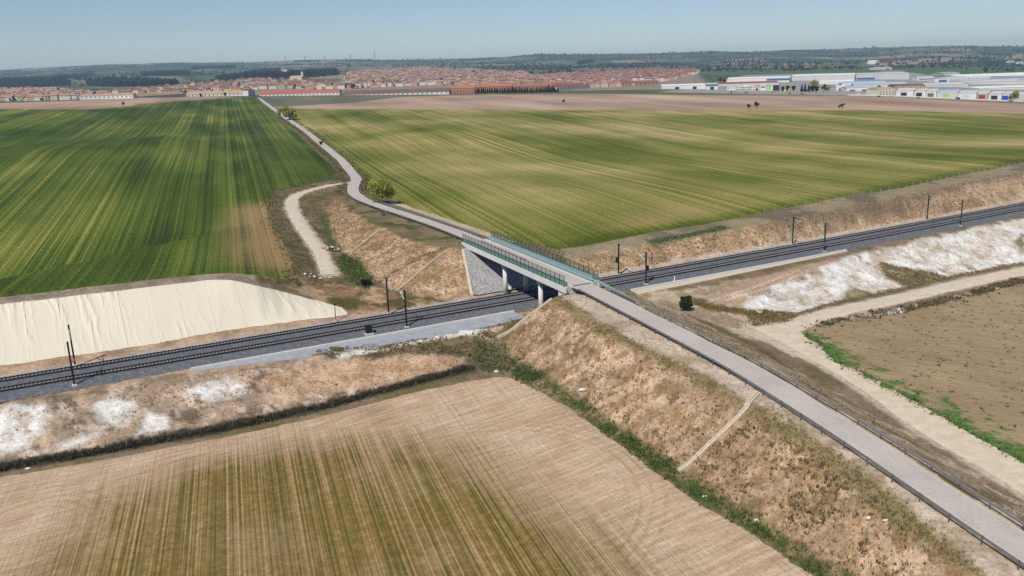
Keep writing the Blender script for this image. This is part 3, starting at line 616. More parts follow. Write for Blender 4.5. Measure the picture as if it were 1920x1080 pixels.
# near side of the railway
zone([tr(s, -.6) for s in (-190, -60, 0, 18)] + [tr(20, -12)] + near_crest[::-1], col(186, 160, 132), .5, .6, .08, 1., [(col(150, 128, 104), .56, 4, .06)])
NSL = near_crest + [on(866, 676)] + near_toe[::-1]
zone(NSL, col(164, 143, 122), .8, .8, .22, 1., [(col(188, 164, 140), .53, 4.5, .06), (col(124, 104, 84), .6, 3, .05), (col(206, 186, 168), .63, 2.2, .04)])
zone(onp([(500, 705), (600, 680), (700, 668), (820, 670), (878, 690), (800, 706), (650, 730), (520, 752)]), col(202, 170, 140), 1., 1.3, .3, .85, [(col(170, 136, 104), .57, 2.5, .05)])
for P in ([(-60, 775), (60, 757), (86, 758), (84, 790), (62, 812), (45, 838), (0, 858), (-80, 870)], [(180, 757), (208, 750), (246, 756), (252, 775), (236, 796), (200, 800), (183, 785)], [(368, 737), (395, 714), (430, 706), (456, 722), (450, 738), (400, 748)],
          [(278, 780), (310, 776), (318, 800), (265, 812)], [(330, 770), (336, 766), (335, 780)], [(150, 830), (180, 815), (60, 858), (0, 872)]):
    zone(onp(P), WHITE, 1.3, 1.2, .2, .95, [(col(196, 184, 170), .58, 1.6, .08)])
band(near_toe[2:], 1.5, col(66, 64, 54), .6, .9, .35)
zone(onp([(560, 660), (700, 640), (830, 628), (905, 610), (960, 590), (1000, 580), (985, 600), (930, 640), (960, 690), (900, 690), (860, 668), (760, 662), (640, 672)]), col(128, 112, 84), .7, 1.5, .3, 1., [(col(96, 88, 62), .55, 3, .06), (col(198, 176, 150), .62, 4, .05)])
zone(onp([(895, 640), (940, 640), (966, 672), (960, 700), (900, 694), (880, 680)]), col(104, 100, 70), .8, 1.2, .35)
band([tr(s, -7.7) for s in (-16, -8, 2, 14)], .9, col(222, 218, 208), .4, .9, .05)
# near road embankment
ESL = crest_l + road_toe_l[::-1] + [on(945, 640), on(985, 597)]
zone(ESL, col(186, 159, 133), .6, .8, .2, 1., [(col(206, 178, 150), .55, 3, .08), (col(158, 130, 98), .56, 1.5, .05), (col(126, 104, 74), .63, 1.6, .04)])
zone(onp([(1300, 880), (1400, 800), (1500, 860), (1640, 960), (1700, 1079), (1560, 1070), (1400, 950)]), col(184, 154, 122), 2., 1.5, .24, .4, [(col(122, 102, 74), .56, 2.2, .06)])
zone(road_toe_l + field_edge_r[::-1], col(96, 98, 62), .7, .8, .2, 1., [(col(142, 122, 88), .52, 3.5, .06), (col(66, 84, 46), .56, 2.4, .05)])
zone(list(offset(RN, -2.2)) + crest_l, col(196, 178, 158), .5, .5, .08, 1., [(col(172, 152, 130), .55, 3, .06)])
band(crest_l, .9, col(146, 126, 92), .7, 1., .15, .9, [(col(114, 108, 68), .58, 5, .06)])
zone(onp([(1400, 770), (1440, 760), (1600, 870), (1720, 960), (1850, 1079), (1760, 1050), (1600, 930), (1480, 830)]), col(124, 114, 76), 1., 1.2, .2, .5)
band(onp([(968, 688), (1000, 640), (1030, 600)]), .22, col(104, 84, 60), .3, .2)
band(onp([(690, 534), (735, 512), (785, 485), (838, 466)]), .45, col(78, 62, 46), .3, .25)
# right of the road
zone(list(offset(RN, 2.2)) + right_toe, col(172, 150, 124), .5, .8, .2, 1., [(col(138, 120, 92), .56, 4, .06), (col(200, 180, 154), .58, 3, .05)])
zone(onp([(1190, 548), (1260, 545), (1330, 535), (1430, 520), (1600, 478), (1560, 500), (1440, 545), (1400, 590), (1440, 610), (1420, 640), (1320, 610), (1240, 585)]), col(196, 176, 150), .7, 1.2, .15, 1., [(col(164, 142, 116), .54, 5, .07)])
zone(onp([(1320, 560), (1400, 525), (1500, 498), (1590, 480), (1540, 506), (1440, 545), (1390, 568), (1340, 572)]), col(176, 150, 126), .5, .5, .1, .9)
for P in ([(1331, 564), (1385, 548), (1430, 533), (1500, 505)], [(1375, 556), (1420, 546), (1470, 528), (1520, 505)], [(1350, 566), (1400, 552)]): band(onp(P), .16, col(224, 206, 184), .25, .25)
band(onp([(1302, 565), (1340, 578), (1400, 585), (1450, 592), (1490, 600)]), 2.2, col(112, 100, 60), .8, 1.2, .25)
band(onp([(1310, 600), (1360, 622), (1420, 650), (1480, 690)]), 1.6, col(112, 102, 74), .8, 1.2, .2)
# chalk bank
zone(chalk_crest + chalk_toe[::-1], col(200, 184, 164), 1.2, 1.2, .3, 1., [(WHITE, .40, 7, .07), (col(150, 134, 112), .63, 3.2, .05)])
for P in ([(1420, 560), (1480, 540), (1560, 520), (1600, 488), (1640, 500), (1640, 545), (1560, 565), (1480, 585), (1440, 578)], [(1660, 468), (1720, 455), (1915, 412), (1919, 470), (1850, 490), (1790, 505), (1730, 495)]): zone(onp(P), WHITE, 2.4, 2.0, .5, .85, [(col(206, 194, 178), .5, 3.5, .1), (col(178, 160, 138), .62, 1.8, .06)])
for P in ([(1648, 492), (1690, 498), (1740, 508), (1782, 518), (1700, 538), (1680, 530)], [(1575, 555), (1600, 540), (1630, 545), (1640, 553), (1590, 566)], [(1400, 585), (1440, 580), (1480, 590), (1480, 600), (1410, 608)], [(1905, 445), (1919, 440), (1919, 470), (1910, 462)]): zone(onp(P), col(108, 98, 66), .7, 1.4, .4, .9, [(col(164, 150, 122), .58, 2.4, .05)])
band(chalk_toe[1:], .9, col(128, 114, 84), .5, .9, .3)
zone(onp([(1495, 618), (1560, 600), (1660, 580), (1760, 562), (1919, 520), (1919, 530), (1760, 570), (1640, 596), (1560, 608)]), col(172, 152, 132), .4, .8, .3, 1., [(col(112, 98, 78), .54, 2.4, .05), (col(214, 204, 192), .62, 3, .05)])
zone(onp([(1640, 590), (1700, 578), (1730, 580), (1690, 594)]), WHITE, .5, .8)
band(list(offset(DIRT_A, 0)), 4.3, col(196, 180, 160), .6, .6, .02); band(list(DIRT_B), 3.4, col(198, 184, 166), .6, .6, .02)
zone(onp([(1392, 606), (1440, 600), (1500, 592), (1535, 600), (1500, 622), (1492, 640), (1540, 680), (1490, 668), (1440, 645), (1396, 626)]), col(208, 192, 168), .7, .7, .02)
band(list(PATH), 2.6, col(196, 182, 158), .6, .9, .04)
band([(0, 0)] and onp([(1487, 634), (1560, 685), (1690, 753), (1830, 826), (1919, 876)]), 1.0, col(88, 84, 58), .6, .9, .2)
# flat running surfaces stay free of relief
for P, w in ((ROAD, 3.2), (DIRT_A, 3.3), (DIRT_B, 3.0)):
    sel = np.where(VR < 700)[0]; d = segdist(VX[sel], VY[sel], P[::3]); AMP[sel] *= sstep(w - .6, w + 1.4, d)
AMP *= np.where(near, 1 - sstep(-.3, .1, 1 - np.abs(nN - 5.7) / 7.2), 1)
# the far country: patchwork of plots, town ground, works yards
far = np.where(VR > 1100)[0]; fx, fy = VX[far], VY[far]
wx = fx + (fbm(fx, fy, 300, 91) - .5) * 160; wy = fy + (fbm(fx, fy, 300, 92) - .5) * 160
def plots(wx, wy, cw, ch, ang, seed):
    u = (wx * math.cos(ang) + wy * math.sin(ang)) / cw; v = (-wx * math.sin(ang) + wy * math.cos(ang)) / ch; best = np.full(len(u), 1e9); idv = np.zeros(len(u))
    iu = np.floor(u).astype(np.int64); iv = np.floor(v).astype(np.int64)
    for a in (-1, 0, 1):
        for b in (-1, 0, 1):
            cx = iu + a + _hash(iu + a, iv + b, seed); cy = iv + b + _hash(iu + a, iv + b, seed + 5); d = (u - cx) ** 2 + (v - cy) ** 2; k = d < best; best[k] = d[k]; idv[k] = _hash(iu + a, iv + b, seed + 9)[k]
    return idv
pid = plots(wx, wy, 260, 420, .5, 5); pal = np.array([col(76, 92, 60), col(62, 78, 52), col(92, 104, 74), col(110, 108, 84), col(150, 136, 112), col(70, 86, 58), col(122, 116, 92), col(84, 98, 64)])
pc = pal[(pid * 7.999).astype(int)]; vv = fbm(fx, fy, 60, 95)[:, None]; pc = pc * (.7 + .6 * vv)
scr = sstep(.54, .6, fbm(fx, fy, 130, 97))[:, None]; pc = pc * (1 - scr * .6) + col(58, 68, 48) * scr * .6
kf = sstep(1100, 1250, VR[far])[:, None]; TONE[far] = TONE[far] * (1 - kf) + pc * kf
def farzone(P, c, feather=15):
    global TONE
    P = np.asarray([p[:2] for p in P]); mk = np.zeros(len(VX)); mk[far] = sstep(-feather, feather, sdf(fx, fy, P) + (fbm(fx, fy, 40, 33) - .5) * 30); TONE = TONE * (1 - mk[:, None]) + np.asarray(c) * mk[:, None]
TOWN = onp([(480, 179), (560, 160), (640, 152), (660, 136), (760, 128), (900, 131), (1000, 142), (1130, 138), (1290, 132), (1310, 140), (1330, 158), (1240, 168), (900, 174), (700, 176)])
farzone(TOWN, col(150, 134, 118)); INDUS = onp([(1235, 172), (1330, 160), (1400, 140), (1700, 132), (1760, 145), (1919, 142), (1919, 188), (1600, 179), (1300, 174)])
farzone(INDUS, col(158, 154, 148))
farzone(onp([(1690, 130), (1760, 124), (1919, 126), (1919, 138), (1780, 140), (1700, 136)]), col(78, 104, 58)); farzone(onp([(1330, 136), (1500, 130), (1690, 128), (1640, 136), (1500, 138), (1345, 142)]), col(84, 104, 66))
farzone(onp([(340, 135), (480, 125), (520, 132), (460, 143), (390, 142)]), col(80, 104, 62)); farzone(onp([(1620, 118), (1760, 108), (1919, 100), (1919, 112), (1760, 118), (1640, 124)]), col(160, 140, 118))
farzone(onp([(130, 150), (230, 143), (330, 142), (350, 150), (240, 155), (150, 158)]), col(122, 116, 92))
AMP *= np.clip(150 / VR, .3, 1)
for P_ in ([(1330, 122), (1345, 112), (1410, 108), (1435, 112), (1425, 121)], [(1738, 103), (1752, 93), (1820, 91), (1828, 97), (1790, 102)], [(1780, 112), (1800, 106), (1880, 103), (1900, 107), (1850, 113)]): farzone(onp(P_), col(158, 146, 120), 20)
VZ = VZ + AMP * (NZ[1.6] * 1.6 * np.clip(115 / VR, 0, 1) ** 3 + NZ[4.] * 2.2) * np.where(VR < 500, 1, 0)
# gullies down the chalk bank
P = np.asarray([p[:2] for p in (chalk_crest + chalk_toe[::-1])]); sel = np.where((VR < 420) & (VX > P[:, 0].min()) & (VY > P[:, 1].min() - 5))[0]
dd = sdf(VX[sel], VY[sel], P); g = (np.abs(fbm(sN[sel] + .4 * nN[sel], nN[sel] * .25, 3.6, 61, 3) - .5) * 4); VZ[sel] -= sstep(0, 4, dd) * (1 - np.clip(g, 0, 1)) * .65
# sink the sheet under fields so that the crop surface carries the picture
for B in FIELD_POLYS.values():
    bx0, by0 = B[:, :2].min(0); bx1, by1 = B[:, :2].max(0); sel = np.where((VX > bx0) & (VX < bx1) & (VY > by0) & (VY < by1))[0]
    if len(sel):
        ins = inpoly(VX[sel], VY[sel], B); s2 = sel[ins]; d = segdist(VX[s2], VY[s2], B, True); k = np.clip(d / (.012 * VR[s2] + .3), 0, 1); VZ[s2] -= k * (.25 + .0022 * VR[s2])
for P, w, dz in ((DIRT_A, 2.7, .18), (DIRT_B, 2.3, .18), (PATH, 1.4, .15), (ROAD, 2.3, .12)):
    sel = np.where(VR < 1250)[0]; d = segdist(VX[sel], VY[sel], P[::2]); VZ[sel] -= dz * (1 - sstep(w - .5, w + .2, d)) * (1 + VR[sel] / 400)
idx = np.arange(len(VX)).reshape(len(rows), ns); Q = np.stack([idx[:-1, :-1], idx[:-1, 1:], idx[1:, 1:], idx[1:, :-1]], -1).reshape(-1, 4)[:, ::-1]
cxq = VX[Q].mean(1); cyq = VY[Q].mean(1); gid = np.zeros(len(Q), int)
for k, P in enumerate((ESL, NSL, FSL, chalk_crest + chalk_toe[::-1], hay_top + [tr(s, 14.2) for s in (330, 240, 180, 120, 80, 48)] + [tr(41, 20)]), 1):
    gid[inpoly(cxq, cyq, P)] = k
gid[(np.hypot(cxq, cyq) > 2500)] = 6
for k, nm in enumerate(('ground', 'road_embankment', 'railway_embankment', 'road_embankment', 'chalk_embankment', 'cutting_slope', 'hills')):
    f = Q[gid == k]; u, inv = np.unique(f, return_inverse=True); f2 = inv.reshape(f.shape)
    tag(link(nm, mesh(nm, np.stack([VX[u], VY[u], VZ[u]], 1), f2, True, TONE[u]), [M['ground']]), kind='structure')
def gz(x, y):                           # height of the finished sheet (without fine relief)
    return h1(x, y)

# ------------------------------------------------------------------ road surfaces
def strip(name, P, hw, mat, lift, crossn=4, drape=True, wobble=0., seed=0):
    P = np.asarray(P); t = np.gradient(P[:, :2], axis=0); t /= np.linalg.norm(t, axis=1)[:, None]; V = []; us = np.linspace(-1, 1, crossn + 1)
    for i, (p, d) in enumerate(zip(P, t)):
        a = hw + (wobble * (vnoise(i * .31, seed) - .5) * 2 if wobble else 0); b = hw + (wobble * (vnoise(i * .31, seed + 50) - .5) * 2 if wobble else 0)
        for u in us:
            o = u * (a if u < 0 else b); x, y = p[0] + d[1] * o, p[1] - d[0] * o; V.append((x, y, p[2] + .03 * (1 - u * u)))
    V = np.array(V, float); lf = lift + np.hypot(V[:, 0], V[:, 1]) * .00012
    if drape: V[:, 2] = height(V[:, 0], V[:, 1]) + lf; V.reshape(len(P), crossn + 1, 3)[:, (0, -1), 2] -= lift + .05 if wobble else .01
    else: V[:, 2] += lf
    k = crossn + 1; F = np.array([(i * k + j, i * k + j + 1, (i + 1) * k + j + 1, (i + 1) * k + j) for i in range(len(P) - 1) for j in range(crossn)])[:, ::-1]
    u_ = np.tile(np.abs(us), len(P)); return tag(link(name, mesh(name, V, F, True, np.clip((u_ - .72) / .28, 0, 1) * .8 + np.exp(-(u_ / .16) ** 2) * .3), [M[mat]]), kind='structure')
ROADS = ROAD.copy()
strip('road', ROADS, 2.25, 'road', .05, 12, False, .16, 4)
strip('dirt_road', DIRT_A, 3.4, 'dirt', .03, 6, True, .45, 1); strip('dirt_road', DIRT_B, 2.9, 'dirt', .05, 6, True, .5, 2); strip('dirt_path', PATH, 1.9, 'path', .03, 6, True, .6, 3)

# ------------------------------------------------------------------ railway
def tpath(n, z, s0=-190, s1=330, step=2.): return np.array([tr(s, n, z) for s in np.arange(s0, s1 + .01, step)])
prof = [(-1.3, -.25), (-.9, -.02), (.2, .22), (1.1, .46), (2., .5), (4., .52), (5.7, .5), (7.4, .52), (9.4, .5), (10.3, .44), (11.2, .14), (11.9, -.2)]
pn = np.array([p[0] for p in prof]); pz = np.array([p[1] for p in prof]); nn = np.concatenate([np.linspace(a, b, 4, endpoint=False) for a, b in zip(pn[:-1], pn[1:])] + [[pn[-1]]])
ss = np.arange(-190, 331, .8); S_, N_ = np.meshgrid(ss, nn, indexing='ij'); zb = np.interp(N_, pn, pz) + (fbm(S_, N_, .9, 71) - .5) * .09; NN = N_ + np.where((N_ < -.5) | (N_ > 11), (fbm(S_, N_ * 0, 2., 73) - .5) * .8, 0) + TCV * S_ ** 2
BX = TX0 + TT[0] * S_ + TN[0] * NN; BY = TY0 + TT[1] * S_ + TN[1] * NN; k = len(nn); ii = np.arange(S_.size).reshape(S_.shape)
F = np.stack([ii[:-1, :-1], ii[1:, :-1], ii[1:, 1:], ii[:-1, 1:]], -1).reshape(-1, 4)
tag(link('ballast_bed', mesh('ballast_bed', np.stack([BX, BY, zb], -1).reshape(-1, 3), F, True), [M['ballast']]), kind='structure')
GAUGE = 1.67
rail_prof = [(-.11, 0), (.11, 0), (.11, .04), (.045, .07), (.045, .13), (.06, .14), (.06, .21), (-.06, .21), (-.06, .14), (-.045, .13), (-.045, .07), (-.11, .04)]
sl_me = MB(); sl_me.quadbox([(-.15, -.78, 0), (.15, -.78, 0), (.15, .78, 0), (-.15, .78, 0), (-.11, -0.76, .2), (.11, -0.76, .2), (.11, 0.76, .2), (-.11, 0.76, .2)])
sleeper_mesh = mesh('sleeper', sl_me.v, sl_me.f); sleeper_mesh.materials.append(M['sleeper'])
for tn, lab in ((2.9, 'double dark rails of the track beside the concrete gutter'), (8.45, 'double dark rails of the track beside the cutting')):
    root = empty('railway_track', tr(0, tn, .45)); tag(root, lab, 'railway track', 'tracks of the double line')
    for sgn in (-1, 1):
        mb = MB(); mb.prism(rail_prof, tpath(tn + sgn * GAUGE / 2, .58)); piece(mb, 'rail', M['rail'], root)
    rest = MB()
    for i in range(int(500 / .62)):
        s = -178 + i * .62; p = tr(s, tn, .42); a = TTH + 2 * TCV * s
        if -72 < s < 20:
            o = bpy.data.objects.new('sleeper', sleeper_mesh); COL.objects.link(o); o.parent = root; o.location = Vector(p) - root.location; o.rotation_euler = (0, 0, a)
        else: rest.box(p + np.array([0, 0, .1]), (.26, 1.55, .2), (math.cos(a), math.sin(a), 0))
    tag(piece(rest, 'sleeper_run', M['sleeper'], root), kind='stuff')

# concrete gutter beside the ballast
def gutter(label, s0, s1, low, step=4., mat='conc_d'):
    root = empty('concrete_gutter', tr(s0, -1.8, 0)); tag(root, label, 'gutter', 'concrete gutters beside the track')
    n = int((s1 - s0) / step)
    for i in range(n):
        a, b = s0 + i * (s1 - s0) / n, s0 + (i + 1) * (s1 - s0) / n - .03; la, lb = np.interp([a, b], *zip(*low)); V = []
        q = [tr(a, -2.0), tr(b, -2.0), tr(b, lb), tr(a, la)]
        mb = MB(); top = [np.array([p[0], p[1], max(h1(p[0], p[1]) + .1, -.3 if j < 2 else -9)]) for j, p in enumerate(q)]
        mb.quadbox([p - np.array([0, 0, .3]) for p in top][::-1] + top[::-1]); piece(mb, 'slab', M[mat], root)
        mb = MB(); mb.prism([(-.22, -.4), (.22, -.4), (.22, .16), (-.22, .16)], [tr(a, -1.75, 0), tr(b, -1.75, 0)]); piece(mb, 'kerb', M['conc_w'], root)
gutter('long grey concrete gutter between the near track and the weedy bank', -42, 24, [(-42, -2.6), (-32, -3.8), (-20, -6.0), (0, -6.7), (24, -6.9)])
gutter('grey concrete gutter beside the track above the chalk bank', 55, 128, [(55, -4.6), (89, -3.4), (128, -2.4)], 4., 'conc_tan')

# ------------------------------------------------------------------ cream sheet over the cutting
def interp_sn(P):
    q = np.array([(*sn_of(p[0], p[1]), p[2]) for p in P]); return q[np.argsort(q[:, 0])]
sbq, stq = interp_sn(sheet_bot), interp_sn(sheet_top)
root = empty('geotextile_cover', tr(-60, 17, .4)); tag(root, 'wrinkled cream fabric cover laid over the railway cutting below the green field', 'ground cover')
ps = -128.; k = 0
while ps < -9:
    pe = min(ps + 5.2 + (k % 3) * .35, -7.6); us = np.linspace(ps, pe, 27); ts = np.linspace(0, 1, 46); U, T_ = np.meshgrid(us, ts, indexing='ij')
    nb = np.interp(U, sbq[:, 0], sbq[:, 1]) - .25 + (fbm(U, U * 0, 3., 5) - .5) * .9; nt = np.interp(U, stq[:, 0], stq[:, 1]) + .3 + (fbm(U, U * 0, 4., 8) - .5) * .5; nt = np.maximum(nt, nb + .1)
    Nn = nb + (nt - nb) * T_; sw = U + (fbm(U * .3, T_ * 3, 1., 15) - .5) * 1.6 + T_ * .9
    w1 = np.clip(1 - np.abs(fbm(sw, T_ * 1.2 + k * 7, 1.5, 25, 2) - .5) * 9, 0, 1) ** 2; w2 = np.clip(1 - np.abs(fbm(sw + 40, T_ * 2., .7, 27, 2) - .5) * 8, 0, 1) ** 2; md = sstep(.42, .62, fbm(U, T_ * 4, 5, 29)) * (.35 + .65 * T_)
    wr = .26 * w1 * (.25 + md) + .10 * w2 * md + .05 * (fbm(U, Nn, .9, 31) - .5); ed = np.minimum(T_, 1 - T_)
    x = TX0 + TT[0] * U + TN[0] * (Nn + TCV * U * U); y = TY0 + TT[1] * U + TN[1] * (Nn + TCV * U * U); z = height(x.ravel(), y.ravel()).reshape(x.shape) + .16 + wr * sstep(0, .06, ed) - .14 * (1 - sstep(0, .03, ed)) + .012 * (k % 2)
    seam = np.minimum(U - ps, pe - U); z += .05 * np.exp(-(seam / .12) ** 2)
    ii = np.arange(U.size).reshape(U.shape); F = np.stack([ii[:-1, :-1], ii[1:, :-1], ii[1:, 1:], ii[:-1, 1:]], -1).reshape(-1, 4)
    me = mesh('fabric_panel', np.stack([x, y, z], -1).reshape(-1, 3) - np.array(root.location), F, True); link('fabric_panel', me, [M['sheet']], root); ps = pe - .02; k += 1

# ------------------------------------------------------------------ bridge
def bp(n, off, z): return tr(brs(n) + off, n, z)
bdir = bp(20, 0, 0) - bp(0, 0, 0); bdir /= np.linalg.norm(bdir); bside = np.array([bdir[1], -bdir[0], 0])
root = empty('road_bridge', bp(BR0, 0, 0)); tag(root, 'concrete road bridge with green fence panels crossing the two railway tracks', 'bridge')
def slab(name, mat, n0, n1, o0, o1, z0, z1):
    mb = MB(); mb.quadbox([bp(n0, o0, z0), bp(n0, o1, z0), bp(n1, o1, z0), bp(n1, o0, z0), bp(n0, o0, z1), bp(n0, o1, z1), bp(n1, o1, z1), bp(n1, o0, z1)]); return piece(mb, name, mat, root)
slab('deck', M['conc'], BR0, BR1, -3.85, 3.85, 7.55, 8.22); slab('girder', M['mortar'], BR0 + .5, BR1 - .5, -3.1, 3.1, 6.75, 7.547)
for o in (-4.2, 3.85): slab('edge_beam', M['conc_w'], BR0 - .6, BR1 + .6, o, o + .35, 7.35, 8.5)
slab('walkway', M['teal'], BR0, BR1, 2.62, 3.84, 8.222, 8.44); slab('walkway', M['conc'], BR0, BR1, -3.84, -2.55, 8.222, 8.44)
for o in (-2.55, 2.34): slab('kerb', M['conc_w'], BR0 - .5, BR1 + .5, o, o + .26, 8.225, 8.52)
slab('expansion_joint', M['guard_d'], BR0 + .1, BR0 + .38, -2.3, 2.3, 8.4, 8.425)
slab('abutment', M['conc_w'], 31, BR1, -3.9, 3.9, 3.5, 7.54); slab('abutment', M['conc_w'], BR0, -15.6, -3.9, 3.9, 3.0, 7.54)
for n in (12.4, -5.6):
    slab('pier_cap', M['conc'], n - .6, n + .6, -3.3, 3.3, 6.2, 6.748)
    for o in (-2.7, 2.7):
        mb = MB(); mb.tube(bp(n, o, -.6), bp(n, o, 6.2), .52, k=20); ob = piece(mb, 'pier_column', M['conc_w'], root); ob.data.polygons.foreach_set('use_smooth', [len(p.vertices) == 4 for p in ob.data.polygons])
# stone pitched slopes under the bridge
def pitching(corners, label):            # corners: bottom-left, bottom-right, top-right, top-left in (s, n)
    bl, br_, tr_, tl = [np.array(c, float) for c in corners]; u, v = np.meshgrid(np.linspace(0, 1, 90), np.linspace(0, 1, 90)); u = u[..., None]; v = v[..., None]
    q = (bl * (1 - u) + br_ * u) * (1 - v) + (tl * (1 - u) + tr_ * u) * v; s, n = q[..., 0], q[..., 1]; x = TX0 + TT[0] * s + TN[0] * n; y = TY0 + TT[1] * s + TN[1] * n
    z = height(x.ravel(), y.ravel()).reshape(x.shape) + .22; cell = plots(s.ravel(), n.ravel(), .55, .5, .3, 3).reshape(x.shape); z = z + cell * .06
    ii = np.arange(x.size).reshape(x.shape); F = np.stack([ii[:-1, :-1], ii[:-1, 1:], ii[1:, 1:], ii[1:, :-1]], -1).reshape(-1, 4); a = np.array([x[0, 0], y[0, 0], 0])
    rt = empty('stone_revetment', (x[0, 0], y[0, 0], float(z[0, 0]))); tag(rt, label, 'revetment', 'stone slopes under the bridge')
    o = link('stone_face', mesh('stone_face', np.stack([x, y, z], -1).reshape(-1, 3) - np.array(rt.location), F, False), [M['stone']], rt); tag(o, kind='stuff')
    for e in (0, -1):
        P = np.stack([x[:, e], y[:, e], z[:, e]], 1)[::6]; mb = MB(); mb.prism([(-.32, -.5), (.32, -.5), (.32, .16), (-.32, .16)], P); piece(mb, 'edge_kerb', M['conc_tan'], rt)
pitching([(21.2, 13.4), (42, 13.4), (39, 31.2), (27.6, 31.6)], 'grey stone pitched slope under the bridge behind the round columns')
pitching([(25.5, -7.8), (40, -7.8), (37, -17), (26.8, -17)], 'grey stone pitched slope under the bridge end by the tan grass embankment')
# fences along both edges
NP = 28; pn_ = np.linspace(BR0 + .1, BR1 - .1, NP)
for o, sg in ((-4.02, -1), (4.02, 1)):
    for i, n in enumerate(pn_):
        mb = MB(); mb.bar(bp(n, o, 8.4), bp(n, o, 10.75), .09, .09); ob = piece(mb, 'fence_post', M['gpost'], root)
        if -3 < n < 21.5:
            mb = MB(); mb.bar(bp(n, o, 10.5), bp(n, o + sg * .95, 11.5), .09, .09); mb.v = [tuple(np.asarray(v) - np.asarray(root.location)) for v in mb.v]; mb.obj('bent_arm', M['barm'], ob)
        if i < NP - 1:
            m2 = pn_[i + 1]; oo = o + sg * -.03
            mb = MB(); mb.quadbox([bp(n + .06, oo, 8.5), bp(m2 - .06, oo, 8.5), bp(m2 - .06, oo + .025, 8.5), bp(n + .06, oo + .025, 8.5), bp(n + .06, oo, 9.55), bp(m2 - .06, oo, 9.55), bp(m2 - .06, oo + .025, 9.55), bp(n + .06, oo + .025, 9.55)]); piece(mb, 'fence_panel', M['screen'], root)
            mb = MB(); mb.quadbox([bp(n + .06, oo, 9.6), bp(m2 - .06, oo, 9.6), bp(m2 - .06, oo + .02, 9.6), bp(n + .06, oo + .02, 9.6), bp(n + .06, oo, 10.65), bp(m2 - .06, oo, 10.65), bp(m2 - .06, oo + .02, 10.65), bp(n + .06, oo + .02, 10.65)]); piece(mb, 'mesh_panel', M['mesh'], root)
    for z in (9.57, 10.68):
        mb = MB(); mb.bar(bp(pn_[0], o, z), bp(pn_[-1], o, z), .05, .05); piece(mb, 'fence_rail', M['gpost'], root)
    for a in (.5, .95):
        mb = MB(); mb.bar(bp(-2.6, o + sg * a, 10.5 + a * 1.05), bp(21, o + sg * a, 10.5 + a * 1.05), .035, .035); piece(mb, 'arm_wire', M['barm'], root)

# ------------------------------------------------------------------ guard rails
wprof = [(.04, 0), (-.04, .05), (-.04, .10), (.04, .14), (.04, .17), (-.04, .21), (-.04, .26), (.04, .31), (.06, .31), (-.02, .26), (-.02, .21), (.06, .17), (.06, .14), (-.02, .10), (-.02, .05), (.06, 0)]
def guard(label, P, mat, pmat, beams=((.45),), side=1, post=4.0, name='guard_rail', hgt=.78):
    P = np.asarray(P); r = empty(name, tuple(P[0])); tag(r, label, 'guard rail', 'guard rails along the road')
    for z in beams:
        mb = MB(); pr = [(a * side, b + z) for a, b in wprof]; mb.prism(pr if side > 0 else pr[::-1], P); piece(mb, 'rail_beam', mat, r)
    d = np.concatenate([[0], np.cumsum(np.linalg.norm(np.diff(P[:, :2], axis=0), axis=1))])
    for q in np.arange(.4, d[-1], post):
        p = np.array([np.interp(q, d, P[:, j]) for j in range(3)]); i = min(len(P) - 2, int(np.searchsorted(d, q))); t = P[i + 1] - P[i]
        mb = MB(); nrm = np.array([t[1], -t[0], 0]); nrm /= np.linalg.norm(nrm); mb.bar(p + nrm * .1 * side - np.array([0, 0, .5]), p + nrm * .1 * side + np.array([0, 0, hgt]), .14, .1); piece(mb, 'post', pmat, r)
RLIFT = np.array([0, 0, .0])
guard('galvanised guard rail above the tan grass embankment', offset(RN, -2.75)[:-1] - np.array([0, 0, .1]), M['guard'], M['guard_d'], (.42,), -1)
guard('galvanised guard rail between the paved road and the dirt road', offset(RN, 2.75)[:-2] - np.array([0, 0, .1]), M['guard'], M['guard_d'], (.42,), 1)
RFG = RDF[:int(np.argmin(np.hypot(*(RDF[:, :2] - tr(47, 178)[:2]).T)))]
guard('thin guard rail along the far road above the tan far embankment', offset(RFG, -2.7)[1:] - np.array([0, 0, .1]), M['guard'], M['guard_d'], (.42,), -1)
guard('thin guard rail on the bend of the far road beside the green tree', offset(RFG, 2.7)[2:] - np.array([0, 0, .1]), M['guard'], M['guard_d'], (.42,), 1)
brp = lambda o: np.array([bp(n, o, 8.45) for n in np.linspace(BR1 - .5, BR0 + .5, 12)])[::-1]
guard('pale teal triple rail barrier along the walkway on the bridge', np.concatenate([brp(2.85)]), M['teal'], M['teal'], (.12, .5, .88), 1, 2.0, 'bridge_barrier', 1.2)
guard('low pale teal barrier behind the green panels on the bridge', brp(-3.0), M['teal'], M['guard_d'], (.42,), -1, 2.0, 'bridge_barrier')
# ramped end of the barrier
e0 = bp(BR0 + .5, 2.85, 8.45); e1 = offset(RN, 2.95)[-8]; 
guard('pale teal sloping end of the bridge barrier beside the road', np.linspace(e1 + np.array([0, 0, -.55]), e0, 8)[:-1], M['teal'], M['guard_d'], (.45, .75), 1, 3.0, 'barrier_end')

